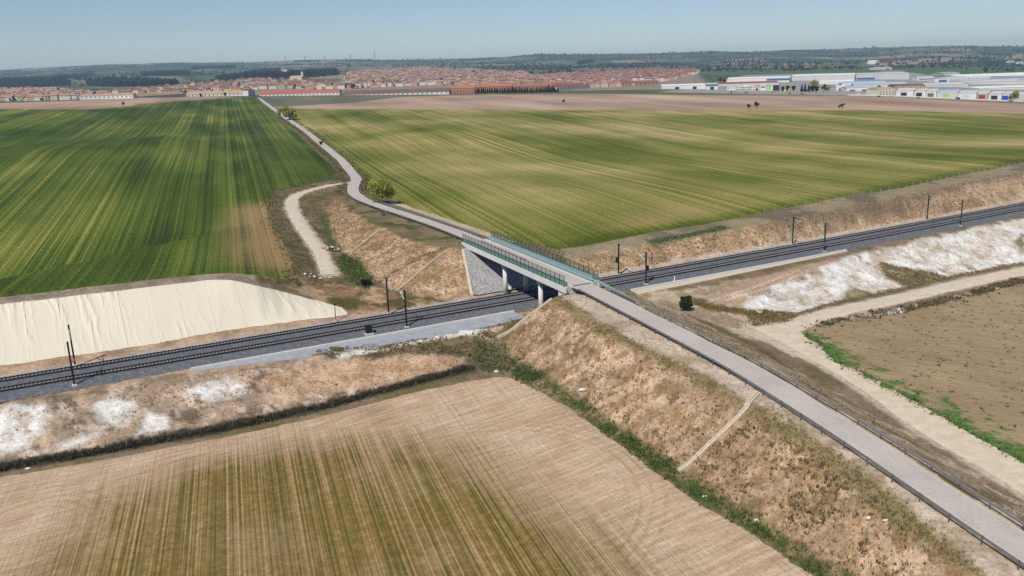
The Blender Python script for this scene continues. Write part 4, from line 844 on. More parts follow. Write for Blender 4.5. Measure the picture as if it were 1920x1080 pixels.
# ------------------------------------------------------------------ overhead line masts
def mast_proto(mat, weight):
    r = empty('catenary_mast', (0, 0, 0))                     # local +y points over the track
    mb = MB(); mb.box((0, 0, .1), (.8, .8, .5)); mb.obj('foundation', M['conc_w'], r)
    mb = MB()
    for x in (-.13, .13): mb.box((x, 0, 4.1), (.03, .26, 7.8))
    mb.box((0, 0, 4.1), (.23, .03, 7.8)); mb.obj('post', mat, r)
    mb = MB(); mb.tube((0, .1, 7.1), (0, 2.7, 7.15), .07, k=6); mb.tube((0, .1, 5.7), (0, 2.6, 7.1), .085, k=6); mb.tube((0, 1.5, 6.3), (0, 2.9, 5.85), .035, k=6); mb.obj('cantilever', M['pale_tube'], r)
    for p, q in (((0, .12, 7.1), (0, .55, 7.11)), ((0, .12, 5.72), (0, .45, 5.95))):
        mb = MB(); mb.tube(p, q, .1, .1, 8); mb.obj('insulator', M['insul'], r)
    mb = MB(); mb.bar((0, -.1, 7.85), (0, .55, 7.95), .06); mb.tube((0, .5, 7.9), (0, .5, 7.55), .07, k=6); mb.obj('top_bracket', mat, r)
    if weight:
        mb = MB(); mb.box((.55, 0, 4.0), (.42, .36, 1.3)); mb.obj('counterweight', M['black'], r)
        mb = MB(); mb.tube((.55, 0, 4.6), (.3, 0, 7.2), .03, k=5); mb.bar((0, 0, 7.2), (.6, 0, 7.2), .08); mb.obj('tension_wire', M['pale_tube'], r)
    return r
def copy_tree(o, parent=None):
    c = o.copy(); COL.objects.link(c); c.parent = parent
    for ch in list(o.children): copy_tree(ch, c)
    return c
MS = {-1: (-60.6, 'brown steel'), 0: (0., 'brown steel'), 1: (60.6, 'green steel'), 2: (121.2, 'green steel'), 3: (181.8, 'green steel')}
mast_lab = {(-1, 0): 'dark brown mast on the ballast edge in front of the cream cover', (-1, 1): 'dark brown mast with an orange band at the foot of the cream cover', (0, 0): 'dark brown mast on the gutter near the black cabinet',
            (0, 1): 'dark brown mast behind the far track before the tan far embankment', (1, 0): 'dark green mast with black counterweight on the gutter right of the bridge', (1, 1): 'dark green mast with black counterweight behind the track just beyond the bridge',
            (2, 0): 'dark green mast with blue band where the concrete gutter ends', (2, 1): 'dark green mast before the straw cutting opposite the end of the gutter', (3, 0): 'dark green mast on the ballast above the white chalk bank', (3, 1): 'dark green mast before the straw cutting above the white chalk bank'}
protos = {}
for k, (s, kind) in MS.items():
    for side in (0, 1):
        key = (kind, k == 1)
        if key not in protos: o = protos[key] = mast_proto(M['mast_b'] if 'brown' in kind else M['mast'], k == 1)
        else: o = copy_tree(protos[key])
        sv = s + (.4 if side else 0); o.location = tr(sv, 11.6 if side else -.05, -.05); o.rotation_euler = (0, 0, TTH + (math.pi if side else 0) + 2 * TCV * s)
        tag(o, mast_lab[(k, side)], 'mast', 'overhead line masts along the railway')
        if (k, side) in ((-1, 1), (2, 0)):
            mb = MB(); mb.box((0, 0, 1.3 if k < 0 else 2.2), (.34, .34, .5)); b = mb.obj('painted_band', M['orange'] if k < 0 else plain('blue_band', C(96, 130, 160)), o)
for px, py0, py1, lab in ((630, 569.5, 602, 'short dark post at the pointed end of the cream cover'), (1222, 478, 502, 'short dark post behind the track near the bridge')):
    b = at(px, py1, .1); t = empty('signal_post', tuple(b)); tag(t, lab, 'post')
    mb = MB(); mb.tube(b - np.array([0, 0, .4]), b + np.array([0, 0, 3.9]), .09, .07, 8); piece(mb, 'post', M['mast_b'], t)
    mb = MB(); mb.box(b + np.array([.05, 0, 3.7]), (.5, .16, .35), TT.tolist() + [0]); piece(mb, 'head', M['insul'], t)
    mb = MB(); mb.box(b + np.array([0, 0, .1]), (.5, .5, .35)); piece(mb, 'foundation', M['conc'], t)
b = tr(sn_of(*at(694, 629, 0)[:2])[0], -.2, .05); t = empty('equipment_cabinet', tuple(b)); tag(t, 'black trackside cabinet on a pale concrete base', 'cabinet')
mb = MB(); mb.box(b + np.array([0, 0, .15]), (1.7, 1.2, .3), TT.tolist() + [0]); piece(mb, 'base', M['conc_w'], t)
mb = MB(); mb.box(b + np.array([0, 0, 1.05]), (1.25, .7, 1.5), TT.tolist() + [0]); piece(mb, 'body', M['black'], t)
mb = MB(); mb.box(b + np.array([0, 0, 1.86]), (1.4, .85, .12), TT.tolist() + [0]); piece(mb, 'roof', M['black'], t)
b = tr(sn_of(*at(1264, 527, 0)[:2])[0], -1.2, -.05); t = empty('marker_post', tuple(b)); tag(t, 'short white marker post on the edge of the gutter', 'post')
mb = MB(); mb.box(b + np.array([0, 0, .6]), (.22, .16, 1.3)); piece(mb, 'post', M['white'], t); mb = MB(); mb.box(b + np.array([0, 0, .05]), (.6, .5, .2)); piece(mb, 'base', M['conc_w'], t)
b = bp(11.0, -2.2, .05); t = empty('signal_box', tuple(b)); tag(t, 'small dark box with a white top at the column foot under the bridge', 'cabinet')
mb = MB(); mb.box(b + np.array([0, 0, .6]), (.5, .5, 1.2)); piece(mb, 'body', M['black'], t); mb = MB(); mb.box(b + np.array([0, 0, 1.45]), (.7, .6, .5)); piece(mb, 'hood', M['white'], t)

# ------------------------------------------------------------------ drainage chutes down the slopes
def chute(label, P, w, mat):
    P = np.array(dens(onp(P), 1.2)); P[:, 2] = height(P[:, 0], P[:, 1]) + .16; r = empty('drain_chute', tuple(P[0])); tag(r, label, 'drain', 'concrete chutes down the slopes')
    mb = MB(); mb.prism([(-w / 2, -.4), (w / 2, -.4), (w / 2, .02), (-w / 2, .02)], P); piece(mb, 'channel_floor', mat, r)
    for sg in (-1, 1):
        mb = MB(); mb.prism([(sg * w / 2 - .09, -.4), (sg * w / 2 + .09, -.4), (sg * w / 2 + .09, .18), (sg * w / 2 - .09, .18)], P); piece(mb, 'channel_wall', mat, r)
chute('pale concrete chute with forked top down the tan grass embankment', [(1400, 766), (1386, 782), (1340, 826), (1272, 885)], .46, M['conc_tan'])
chute('thin pale gutter from the road edge to the forked chute', [(1422, 740), (1410, 752), (1400, 766)], .36, M['conc_tan']); chute('short pale gutter beside the fork of the chute', [(1404, 736), (1406, 748), (1399, 764)], .36, M['conc_tan'])
chute('narrow pale chute on the far embankment above the rubble heap', [(714, 431), (690, 450), (658, 475)], .4, M['conc_tan']); chute('narrow pale chute on the far embankment nearest the bridge', [(843, 469), (815, 487), (780, 517), (745, 545)], .45, M['conc_tan'])
chute('narrow pale chute on the gully side below the bridge end', [(1034, 562), (985, 598), (932, 634)], .5, M['conc_tan'])

# ------------------------------------------------------------------ grass, weeds and shrubs
GV = np.stack([VX, VY, VZ], 1)
def pick(P, count, wmask=None, white=True):
    P = np.asarray([p[:2] for p in P]); x0, y0 = P.min(0); x1, y1 = P.max(0); sel = np.where((VX > x0) & (VX < x1) & (VY > y0) & (VY < y1) & (VR < 500))[0]; sel = sel[inpoly(VX[sel], VY[sel], P)]
    if not len(sel): return np.zeros((0, 3))
    w = VR[sel] ** 2
    if wmask is not None: w = w * wmask(VX[sel], VY[sel])
    if not white: w = w * (TONE[sel].mean(1) < .44)
    w = w / w.sum(); i = rng.choice(sel, count, p=w); q = GV[i].copy(); j = (rng.random((count, 2)) - .5) * (.5 + VR[i] * .006)[:, None]; q[:, 2] += height(q[:, 0] + j[:, 0], q[:, 1] + j[:, 1]) - height(q[:, 0], q[:, 1]); q[:, :2] += j; return q
def pick_band(P, w, count):
    P = np.array(dens(P, 1.)); i = rng.integers(0, len(P), count); q = P[i] + np.concatenate([rng.normal(0, w * .5, (count, 2)), np.zeros((count, 1))], 1); q[:, 2] = height(q[:, 0], q[:, 1]); return q
def tufts(name, label, cat, base, hgt, wid, pal, blades=5, lean=.55, wjit=.5):
    n = len(base)
    if not n: return
    k = blades; B = np.repeat(base, k, 0); N = len(B); a = rng.random(N) * 2 * math.pi; h = np.repeat(hgt * (.5 + rng.random(n)), k) * (.7 + .5 * rng.random(N)); w = wid * (.6 + .8 * rng.random(N)); ln = h * lean * rng.random(N)
    d = np.stack([np.cos(a), np.sin(a)], 1); p = np.stack([-d[:, 1], d[:, 0]], 1); off = d * (rng.random(N) * wid * 1.6)[:, None]
    A = B.copy(); A[:, :2] += off - p * w[:, None] / 2; A[:, 2] -= .06; Cc = B.copy(); Cc[:, :2] += off + p * w[:, None] / 2; Cc[:, 2] -= .06; D = B.copy(); D[:, :2] += off + d * ln[:, None]; D[:, 2] += h
    V = np.stack([A, Cc, D], 1).reshape(-1, 3); F = np.arange(3 * N).reshape(-1, 3); pal = np.array([c[:3] for c in pal]); ci = np.repeat(rng.integers(0, len(pal), n), k); t = pal[ci] * (1.0 + .5 * rng.random((N, 1))); T3 = np.repeat(t, 3, 0)
    o = link(name, mesh(name, V, F, False, T3), [M['leaf']]); tag(o, label, cat, None, 'stuff'); return o
def spots(sc, th, seed): return lambda x, y: .12 + sstep(th - .05, th + .05, fbm(x, y, sc, seed))
STRAW = [C(190, 162, 132), C(200, 176, 146), C(178, 150, 120), C(196, 168, 134)]; WEED = [C(144, 124, 84), C(124, 112, 74), C(160, 136, 96), C(112, 104, 68)]; GREEN = [C(76, 98, 50), C(94, 112, 58), C(66, 86, 48), C(118, 122, 76)]; DARK = [C(82, 78, 64), C(98, 92, 74), C(70, 72, 54), C(116, 106, 88)]
tufts('dry_grass', 'straw coloured dry grass on the near road embankment', 'grass', pick(ESL, 9000), .2, .13, STRAW, 4)
tufts('weeds', 'brown green weeds dotted over the near road embankment', 'weeds', pick(ESL, 1300, spots(1.8, .64, 301)), .24, .17, WEED, 6)
tufts('weeds', 'dense brown weeds on the lower end of the near embankment', 'weeds', pick(onp([(1300, 880), (1400, 790), (1520, 850), (1680, 960), (1760, 1079), (1560, 1070), (1400, 950)]), 600, spots(2.4, .6, 303)), .3, .2, WEED + DARK[:2], 6)
tufts('green_weeds', 'green weeds in the ditch at the foot of the near embankment', 'weeds', pick(road_toe_l + field_edge_r[::-1], 2000, spots(4, .55, 305)), .26, .18, GREEN, 5)
tufts('crest_grass', 'olive grass along the crest of the near embankment', 'grass', pick_band(crest_l, 1.2, 1000), .17, .12, [C(140, 124, 84), C(122, 114, 74), C(160, 140, 100)], 5)
tufts('crest_grass', 'olive grass behind the guard rail above the near embankment', 'grass', pick(onp([(1400, 770), (1440, 760), (1600, 870), (1720, 960), (1850, 1079), (1760, 1050), (1600, 930), (1480, 830)]), 700), .2, .14, [C(132, 122, 78), C(112, 112, 66), C(150, 136, 92)], 5)
tufts('dry_grass', 'straw coloured dry grass on the far road embankment', 'grass', pick(FSL, 5000), .28, .2, STRAW + [C(180, 138, 100)], 4)
tufts('weeds', 'brown weeds scattered over the far road embankment', 'weeds', pick(FSL, 500, spots(3, .62, 311)), .3, .22, WEED, 5)
tufts('green_weeds', 'green weeds at the foot of the far road embankment', 'weeds', pick(onp([(645, 475), (672, 488), (700, 525), (690, 545), (660, 530), (640, 505), (636, 485)]), 600), .35, .25, GREEN, 5)
tufts('verge_grass', 'olive verge grass between the wheat field and the pale path', 'grass', pick_band(lf_right[:9], 4., 1300), .3, .24, WEED + GREEN, 5)
tufts('verge_grass', 'dull grass round the pale path below the far road', 'grass', pick(lf_right[:8] + [PATH[0]] + onp([(655, 396), (640, 470), (700, 530), (640, 545), (560, 528)]), 3800, lambda x, y: (segdist(x, y, PATH) > 2.6) * 1.), .24, .2, WEED + [C(134, 118, 90)] * 2, 5)
tufts('dry_grass', 'straw coloured dry grass on the cutting beyond the tracks', 'grass', pick(hay_top + [tr(s, 15) for s in (330, 240, 180, 120, 80, 48)], 6000), .35, .26, STRAW + [C(180, 146, 114)], 4)
tufts('weeds', 'brown weeds over the cutting beyond the tracks', 'weeds', pick(hay_top + [tr(s, 15) for s in (330, 240, 180, 120, 80, 48)], 800, spots(6, .58, 313)), .35, .3, WEED, 5)
tufts('green_weeds', 'strip of green weeds at the top of the cutting', 'weeds', pick(onp([(1215, 452), (1290, 437), (1350, 424), (1370, 428), (1290, 446), (1225, 462)]), 260), .25, .25, GREEN, 5)
tufts('ditch_weeds', 'dark grey weeds in the ditch below the railway embankment', 'weeds', pick_band(near_toe[2:], .95, 2600), .5, .16, DARK + [C(58, 66, 44)], 6, .9)
tufts('ditch_weeds', 'dark green weeds filling the gully beside the road embankment', 'weeds', pick(onp([(895, 640), (940, 640), (966, 672), (960, 700), (900, 694), (880, 680)]), 420), .3, .18, GREEN + DARK, 5)
tufts('weeds', 'brown weeds on the bank between the gutter and the railway embankment', 'weeds', pick(onp([(560, 662), (700, 645), (830, 632), (905, 612), (985, 590), (985, 600), (930, 640), (900, 668), (860, 666), (760, 662), (640, 674)]), 1300, spots(3, .55, 315)), .26, .18, WEED + DARK[:2], 5)
tufts('dry_grass', 'greyish dry grass on the railway embankment', 'grass', pick(NSL, 1500, spots(5, .54, 317), False), .2, .14, [C(150, 128, 104), C(172, 148, 122), C(128, 108, 88), C(188, 166, 140)], 5)
tufts('weeds', 'olive weeds at the foot of the white chalk bank', 'weeds', np.concatenate([pick_band(chalk_toe[1:], 1., 900), pick(onp([(1648, 492), (1690, 498), (1782, 518), (1700, 538), (1680, 530)]), 900), pick(onp([(1400, 585), (1440, 580), (1490, 590), (1480, 603), (1410, 610)]), 900), pick_band(onp([(1302, 565), (1340, 578), (1400, 585), (1450, 592)]), 2., 600)]), .25, .2, WEED, 5)
tufts('weeds', 'olive weeds between the guard rail and the dirt road', 'weeds', pick(list(offset(RN, 3.2)) + right_toe, 1500, spots(5, .52, 319)), .2, .15, WEED + [C(150, 130, 104)], 5)
tufts('green_weeds', 'green weeds along the edge of the ploughed field', 'weeds', pick_band(list(offset(np.array(dens(PLG, 2)), -1.8)), 1.5, 1500), .22, .16, [C(64, 98, 44), C(84, 116, 54), C(112, 128, 66), C(56, 82, 40)], 5)
tufts('weeds', 'brown weeds on the low bank beside the dirt road', 'weeds', pick(onp([(1495, 618), (1560, 600), (1660, 580), (1760, 562), (1919, 520), (1919, 530), (1760, 570), (1640, 596), (1560, 608)]), 1500, spots(3, .52, 321)), .4, .24, WEED + DARK, 5)
q = pick(PLF, 900); q[:, 2] = height(q[:, 0], q[:, 1]) + .12; tufts('clods', 'dark weed tufts dotted over the ploughed field', 'weeds', q, .2, .3, [C(70, 70, 44), C(88, 82, 54), C(62, 58, 42), C(74, 92, 48)], 6, .9)
tufts('verge_grass', 'dull verge grass along the far straight road', 'grass', np.concatenate([pick_band(list(offset(ROAD[i1 + 60:i1 + 300], o)), 2.2, 1000) for o in (-4.4, 4.4)]), .5, .5, WEED + GREEN[:2], 4)

def crown(blobs, n, leaf, pal, seed=0, shell=.55):
    """leaf faces spread through a set of ellipsoid clumps: (centre, radii)"""
    r = np.random.default_rng(seed); V = []; T = []; vol = np.array([np.prod(b[1]) ** .67 for b in blobs]); cnt = np.maximum(4, (n * vol / vol.sum())).astype(int); pal = np.array([c[:3] for c in pal])
    for (c, rad), k in zip(blobs, cnt):
        d = r.normal(size=(k, 3)); d /= np.linalg.norm(d, axis=1)[:, None]; q = np.asarray(c) + d * np.asarray(rad) * (shell + (1 - shell) * r.random((k, 1)) ** .5) * (.85 + .3 * r.random((k, 1)))
        u = r.normal(size=(k, 3)); u /= np.linalg.norm(u, axis=1)[:, None]; w = np.cross(u, r.normal(size=(k, 3))); w /= np.linalg.norm(w, axis=1)[:, None] + 1e-9; s = leaf * (.6 + .8 * r.random((k, 1)))
        V.append(np.stack([q - u * s, q + w * s * .5, q + u * s, q - w * s * .5], 1)); t = pal[r.integers(0, len(pal))] * .5 + pal[r.integers(0, len(pal), k)] * .5; T.append(np.repeat(t * (.8 + .4 * r.random((k, 1))), 4, 0))
    V = np.concatenate(V).reshape(-1, 3); return V, np.arange(len(V)).reshape(-1, 4), np.concatenate(T)
def tree_mesh(h, w, n, leaf, pal, seed, nb=16, base=.25, shape='round', limbs=7):
    r = np.random.default_rng(seed); blobs = []
    for k in range(nb):
        if shape == 'cone':
            t = (k + .5) / nb; z = h * (.04 + .92 * t); rad = w / 2 * (1 - t) ** .7; a = k * 2.4; blobs.append(((math.cos(a) * rad * .3, math.sin(a) * rad * .3, z), (rad * .8 + .1, rad * .8 + .1, h / nb * 1.2)))
        else:
            a = r.random() * 6.28; e = r.random() ** .6; z = h * (base + (1 - base) * (.2 + .68 * r.random())); zz = (z / h - base) / (1 - base); rr = w / 2 * math.sqrt(max(.08, 1 - (2 * zz - .95) ** 2)) * e * .8; s = w * (.15 + .1 * r.random()); blobs.append(((math.cos(a) * rr, math.sin(a) * rr, z), (s, s, s * .85)))
    V, F, T = crown(blobs, n, leaf, pal, seed); mc = mesh('crown', V, F, False, T); mc.materials.append(M['leaf'])
    mb = MB(); mb.tube((0, 0, -.5), (.1, 0, h * .35), w * .035 + .05, w * .022 + .03, 7)
    for (c, rad) in blobs[:limbs]: mb.tube((.05, 0, h * (.12 + .2 * r.random())), c, w * .016 + .02, .02, 5, cap=False)
    mt = mesh('trunk', mb.v, mb.f); mt.materials.append(M['bark']); return mc, mt
def plant(name, label, cat, loc, meshes, rz=0, sc=1., group=None):
    o = empty(name, tuple(loc), rz); o.scale = (sc, sc, sc); tag(o, label, cat, group); link('crown', meshes[0], (), o); link('trunk', meshes[1], (), o); return o
YG = [C(186, 192, 86), C(168, 176, 74), C(204, 206, 108), C(146, 154, 62), C(122, 130, 54)]; DG = [C(38, 54, 24), C(30, 44, 20), C(48, 64, 28), C(24, 36, 18)]; OG = [C(90, 96, 52), C(76, 84, 44), C(108, 110, 62)]
plant('tree', 'round yellow green tree beside the bend of the far road', 'tree', on(715, 380), tree_mesh(8.4, 9.6, 5200, .34, YG, 3, 26, .06))
plant('tree', 'wide yellow green tree beside the far straight road', 'tree', on(543, 225), tree_mesh(11.5, 11.5, 2600, .7, YG, 5, 18, .15)); plant('tree', 'slim yellow green tree beside the wide roadside tree', 'tree', on(525.5, 220.5), tree_mesh(8.5, 5.2, 1200, .6, YG, 6, 10, .15))
plant('bush', 'small dark bush on the verge of the far straight road', 'bush', on(601.5, 272), tree_mesh(2.6, 2.4, 500, .35, DG, 7, 7, .1)); plant('bush', 'rounded dark green bush near the railway beyond the guard rail', 'bush', on(1286, 583), tree_mesh(3.5, 3.1, 4200, .17, [C(62, 84, 38), C(50, 70, 30), C(78, 100, 46), C(40, 56, 26)], 8, 22, .04))
plant('bush', 'low green shrub at the foot of the roadside tree', 'bush', on(691, 356), tree_mesh(1.8, 3.6, 600, .25, DG + OG, 9, 7, .05)); plant('bush', 'dark shrub in the drain below the far embankment', 'bush', on(688, 536), tree_mesh(1.5, 2.8, 700, .2, [C(60, 50, 42), C(74, 60, 50), C(50, 46, 36)], 10, 8, .05))
# leafless shrub on the guard rail of the far road
b = on(719, 404); o = empty('bare_shrub', tuple(b)); tag(o, 'leafless grey shrub behind the guard rail of the far road', 'shrub'); mb = MB()
for k in range(70):
    a = random.random() * 6.28; e = random.random(); p0 = np.array([math.cos(a) * .4 * e, math.sin(a) * .4 * e, 0]); p1 = np.array([math.cos(a) * (1.5 * e + .2), math.sin(a) * (1.5 * e + .2), 1.1 + 1.1 * random.random() * (1 - .4 * e)]); mb.tube(p0, p1, .035, .015, 4, cap=False)
mb.obj('twigs', plain('grey_twigs', C(140, 124, 116)), o)
FT = {'r': tree_mesh(8, 7, 420, .8, OG, 21, 9, .2), 'd': tree_mesh(7, 6, 420, .8, DG, 22, 9, .12), 'y': tree_mesh(9, 8, 420, .9, YG, 23, 9, .15), 'c': tree_mesh(8, 3.2, 420, .55, DG, 24, 8, 0, 'cone', 2), 'c2': tree_mesh(7.2, 3.8, 420, .55, DG, 25, 7, 0, 'cone', 2), 'b': tree_mesh(7, 5, 300, .7, [C(104, 84, 62), C(90, 76, 54), C(122, 102, 74)], 26, 7, .3)}
for px, py, kk, sc_, lab in [(1057, 193, 'd', .5, 'small dark bush alone in the bare field'), (1403.5, 205, 'b', .75, 'brown bushy tree on the far edge of the thin wheat'), (1418, 203.5, 'b', .95, 'tall thin brown tree on a mound at the far edge of the thin wheat'), (1574, 204, 'b', .55, 'smaller of two brown bushes on the far edge of the thin wheat'),
                             (1579, 204, 'b', .72, 'larger of two brown bushes on the far edge of the thin wheat'), (232, 198, 'd', .5, 'small dark tree on the edge of the wheat below the bare field'), (1901, 190, 'y', 1.35, 'tall leafy tree before the warehouse with the blue door'), (1893.5, 190, 'y', .9, 'shorter leafy tree beside the tall one before the warehouses'),
                             (376, 181, 'd', .6, 'small dark tree before the left white terrace'), (422, 181, 'd', .75, 'round dark tree before the left white terrace near the road')]:
    plant('tree', lab, 'tree', on(px, py), FT[kk], random.random() * 6, sc_)
for k in range(40):
    px = 891 + k * 3.95 + random.uniform(-.8, .8); tall = 1.25 if px > 1030 or 1022 < px < 1030 else 1.0
    plant('cypress', '%s dark cypress in the clipped hedge before the orange roofed houses' % ('slender' if k % 2 else 'broad'), 'tree', on(px, 174.8 - (px - 890) * .012), FT['c' if k % 2 else 'c2'], random.random() * 6, tall * random.uniform(.85, 1.1), 'cypress hedge before the town')
for px, py, kk, sc_ in [(1468, 171, 'd', 1.0), (1476, 171, 'd', 1.1), (1487, 171, 'd', 1.1), (1503, 172, 'c', 1.3), (1509, 172, 'c', 1.4), (1516, 172, 'c', 1.3), (1522, 173, 'd', 1.3), (1530, 173, 'd', 1.2), (1526, 170, 'y', 1.7), (1545, 173, 'r', 1.3), (1554, 172, 'y', 1.), (1646, 176, 'r', 1.3), (1336, 158, 'y', 1.4), (1350, 156, 'r', 1.3), (1358, 157, 'd', 1.2)]:
    plant('tree', {'d': 'dark round tree', 'c': 'dark pointed cypress', 'y': 'yellow green tree', 'r': 'dull olive tree'}[kk] + ' among the yards in front of the white warehouses', 'tree', on(px, py), FT[kk], random.random() * 6, sc_, 'trees among the works yards')

# ------------------------------------------------------------------ rubble, slabs, litter
def rock(r, seed):
    q = np.random.default_rng(seed); mb = MB(); n = 6; V = [(0, 0, r * .8)]
    for z, rr in ((.5, .75), (0, 1.), (-.4, .8)):
        for i in range(n): a = 6.28 * i / n + q.random() * .5; k = rr * r * (.75 + .5 * q.random()); V.append((math.cos(a) * k, math.sin(a) * k, z * r))
    F = [(0, 1 + i, 1 + (i + 1) % n) for i in range(n)] + [(1 + j * n + i, 1 + (j + 1) * n + i, 1 + (j + 1) * n + (i + 1) % n, 1 + j * n + (i + 1) % n) for j in range(2) for i in range(n)] + [tuple(1 + 2 * n + i for i in range(n))[::-1]]
    return V, F
RK = {k: [] for k in ('rock_w', 'rock_d', 'rock_t')}
for k in RK:
    for s in range(4):
        me = mesh('rock', *rock(1, s + 5)); me.materials.append(M[k]); RK[k].append(me)
def heap(label, px, py, n, spread, kinds, size):
    c = on(px, py); r = empty('rubble_heap', tuple(c)); tag(r, label, 'rubble')
    for i in range(n):
        x, y = c[0] + random.gauss(0, spread), c[1] + random.gauss(0, spread * .8); k = random.choice(kinds); o = bpy.data.objects.new('rock', random.choice(RK[k])); COL.objects.link(o); o.parent = r
        s = size * random.uniform(.4, 1.2); o.location = (x - c[0], y - c[1], h1(x, y) - c[2] + s * .35 + .3 * math.exp(-((x - c[0]) ** 2 + (y - c[1]) ** 2) / spread ** 2)); o.scale = (s * random.uniform(.8, 1.5), s, s * .7); o.rotation_euler = (random.random() * .5, random.random() * .5, random.random() * 6)
heap('heap of pale rubble and dark spoil beside the pale path', 624, 467, 30, 1.6, ['rock_w', 'rock_t', 'rock_d', 'rock_t'], .45); heap('white broken slabs dumped at the corner of the wheat field', 586, 519, 16, .9, ['rock_w', 'rock_w', 'rock_d'], .42)
heap('pair of pale boulders at the foot of the white chalk bank', 1432, 586, 3, 1.6, ['rock_t'], .8)
for px, py, kk, s, lab in [(1093, 733, 'rock_w', .5, 'white lump in the green ditch below the embankment'), (930, 698, 'rock_w', .4, 'white stone in the gully at the corner of the stubble field'), (1322, 932, 'rock_w', .22, 'tiny white stone among the green weeds of the ditch'), (1418, 977, 'rock_w', .28, 'white stone in the ditch at the lower end of the embankment'), (1661, 977, 'rock_w', .22, 'small white stone on the weedy lower slope'), (1628, 972, 'rock_w', .25, 'pale stone on the weedy lower slope'), (53, 880, 'rock_w', .3, 'white stone at the edge of the dark ditch')]:
    c = on(px, py); o = bpy.data.objects.new('stone', RK[kk][int(s * 100) % 4]); COL.objects.link(o); o.location = (c[0], c[1], c[2] + s * .4); o.scale = (s * 1.3, s, s * .8); tag(o, lab, 'stone')
c = on(873, 624); mb = MB(); mb.quadbox([c + np.array([dx, dy, dz]) for dz in (-.2, .22) for dx, dy in ((-1.6, -.9), (1.3, -1.2), (1.7, .8), (-1.2, 1.1))]); o = mb.obj('concrete_slab', M['chalkcrust'], loc=c); tag(o, 'white broken concrete slab at the end of the gutter', 'slab')
# posts and small fences
def fence(label, P, h, cat='fence', rails=2, mat='guard_d', r0=.05):
    r = empty('wire_fence', tuple(P[0])); tag(r, label, cat)
    for p in P: mb = MB(); mb.tube(np.array(p) - np.array([0, 0, .4]), np.array(p) + np.array([0, 0, h]), r0, r0, 6); piece(mb, 'post', M[mat], r)
    for k in range(rails):
        for a, b in zip(P[:-1], P[1:]): z = np.array([0, 0, h * (k + 1) / (rails + .3)]); mb = MB(); mb.bar(np.array(a) + z, np.array(b) + z, .015); piece(mb, 'wire', M[mat], r)
fence('short wire fence beside the junction of the dirt roads', onp([(1383, 616), (1398, 614), (1412, 611)]), 1.7); fence('wire fence posts below the far embankment by the dark shrub', onp([(656, 537), (667, 536), (677, 536)]), 1.8)
fence('wire fence along the top of the cutting beside the thin wheat', [np.array([p[0], p[1], h1(p[0], p[1])]) for p in dens([rf_low[i] + np.array([TN[0], TN[1], 0]) * -1.8 for i in range(12, 17)], 5.)], 1.5, 'fence', 2, 'conc_d', .07)
fence('wire fence in the dark ditch below the railway embankment', [np.array([p[0], p[1], h1(p[0], p[1])]) for p in dens([p + np.array([-TN[0], -TN[1], 0]) * -.6 for p in near_toe[2:8]], 4.)], 1.4, 'fence', 2, 'guard_d', .04)

# ------------------------------------------------------------------ far town
def wallmat(c, nm): return plain(nm, c, .9, .2, .06, .05)
WM = [wallmat(C(206, 190, 172), 'cream_render'), wallmat(C(222, 214, 204), 'white_render'), wallmat(C(196, 164, 138), 'tan_render')]
RM = [wallmat(C(148, 106, 90), 'terracotta_tiles'), wallmat(C(150, 92, 82), 'red_tiles'), wallmat(C(164, 116, 88), 'orange_tiles'), wallmat(C(116, 94, 84), 'brown_tiles'), wallmat(C(176, 140, 122), 'pale_tiles')]
GLASS = plain('dark_window', C(60, 62, 70), .3, .5, .05)
def house_geo(w, d, h, rh, hip):
    V = [(-w / 2, -d / 2, -2), (w / 2, -d / 2, -2), (w / 2, d / 2, -2), (-w / 2, d / 2, -2), (-w / 2, -d / 2, h), (w / 2, -d / 2, h), (w / 2, d / 2, h), (-w / 2, d / 2, h)]
    F = [(0, 1, 5, 4), (1, 2, 6, 5), (2, 3, 7, 6), (3, 0, 4, 7)]; mi = [0] * 4; e = .5; o = 8; x = w / 2 + e; y = d / 2 + e; k = w / 2 - (d * .4 if hip else -e)
    V += [(-x, -y, h - .1), (x, -y, h - .1), (x, y, h - .1), (-x, y, h - .1), (-k, 0, h + rh), (k, 0, h + rh)]; F += [(o, o + 1, o + 5, o + 4), (o + 2, o + 3, o + 4, o + 5), (o + 1, o + 2, o + 5), (o + 3, o, o + 4), (o + 3, o + 2, o + 1, o)]; mi += [1] * 5
    b = len(V); cx = w * .2; V += [(cx + a, .8 + b_, z) for z in (h, h + rh + .9) for a, b_ in ((-.4, -.4), (.4, -.4), (.4, .4), (-.4, .4))]; F += [(b, b + 1, b + 5, b + 4), (b + 1, b + 2, b + 6, b + 5), (b + 2, b + 3, b + 7, b + 6), (b + 3, b, b + 4, b + 7), (b + 4, b + 5, b + 6, b + 7)]; mi += [0] * 5
    return V, F, mi
geos = [house_geo(9, 8, 6.2, 1.7, 0), house_geo(12, 8, 6.0, 2.0, 1), house_geo(8, 8, 8.4, 1.6, 0), house_geo(13, 9, 6.2, 2.0, 1)]
HM = {}
def house_mesh(g, w, r):
    if (g, w, r) not in HM:
        V, F, mi = geos[g]; me = mesh('house', V, F, mi=mi); me.materials.append(WM[w]); me.materials.append(RM[r]); HM[(g, w, r)] = me
    return HM[(g, w, r)]
def in_px(P): return [p[:2] for p in onp(P)]
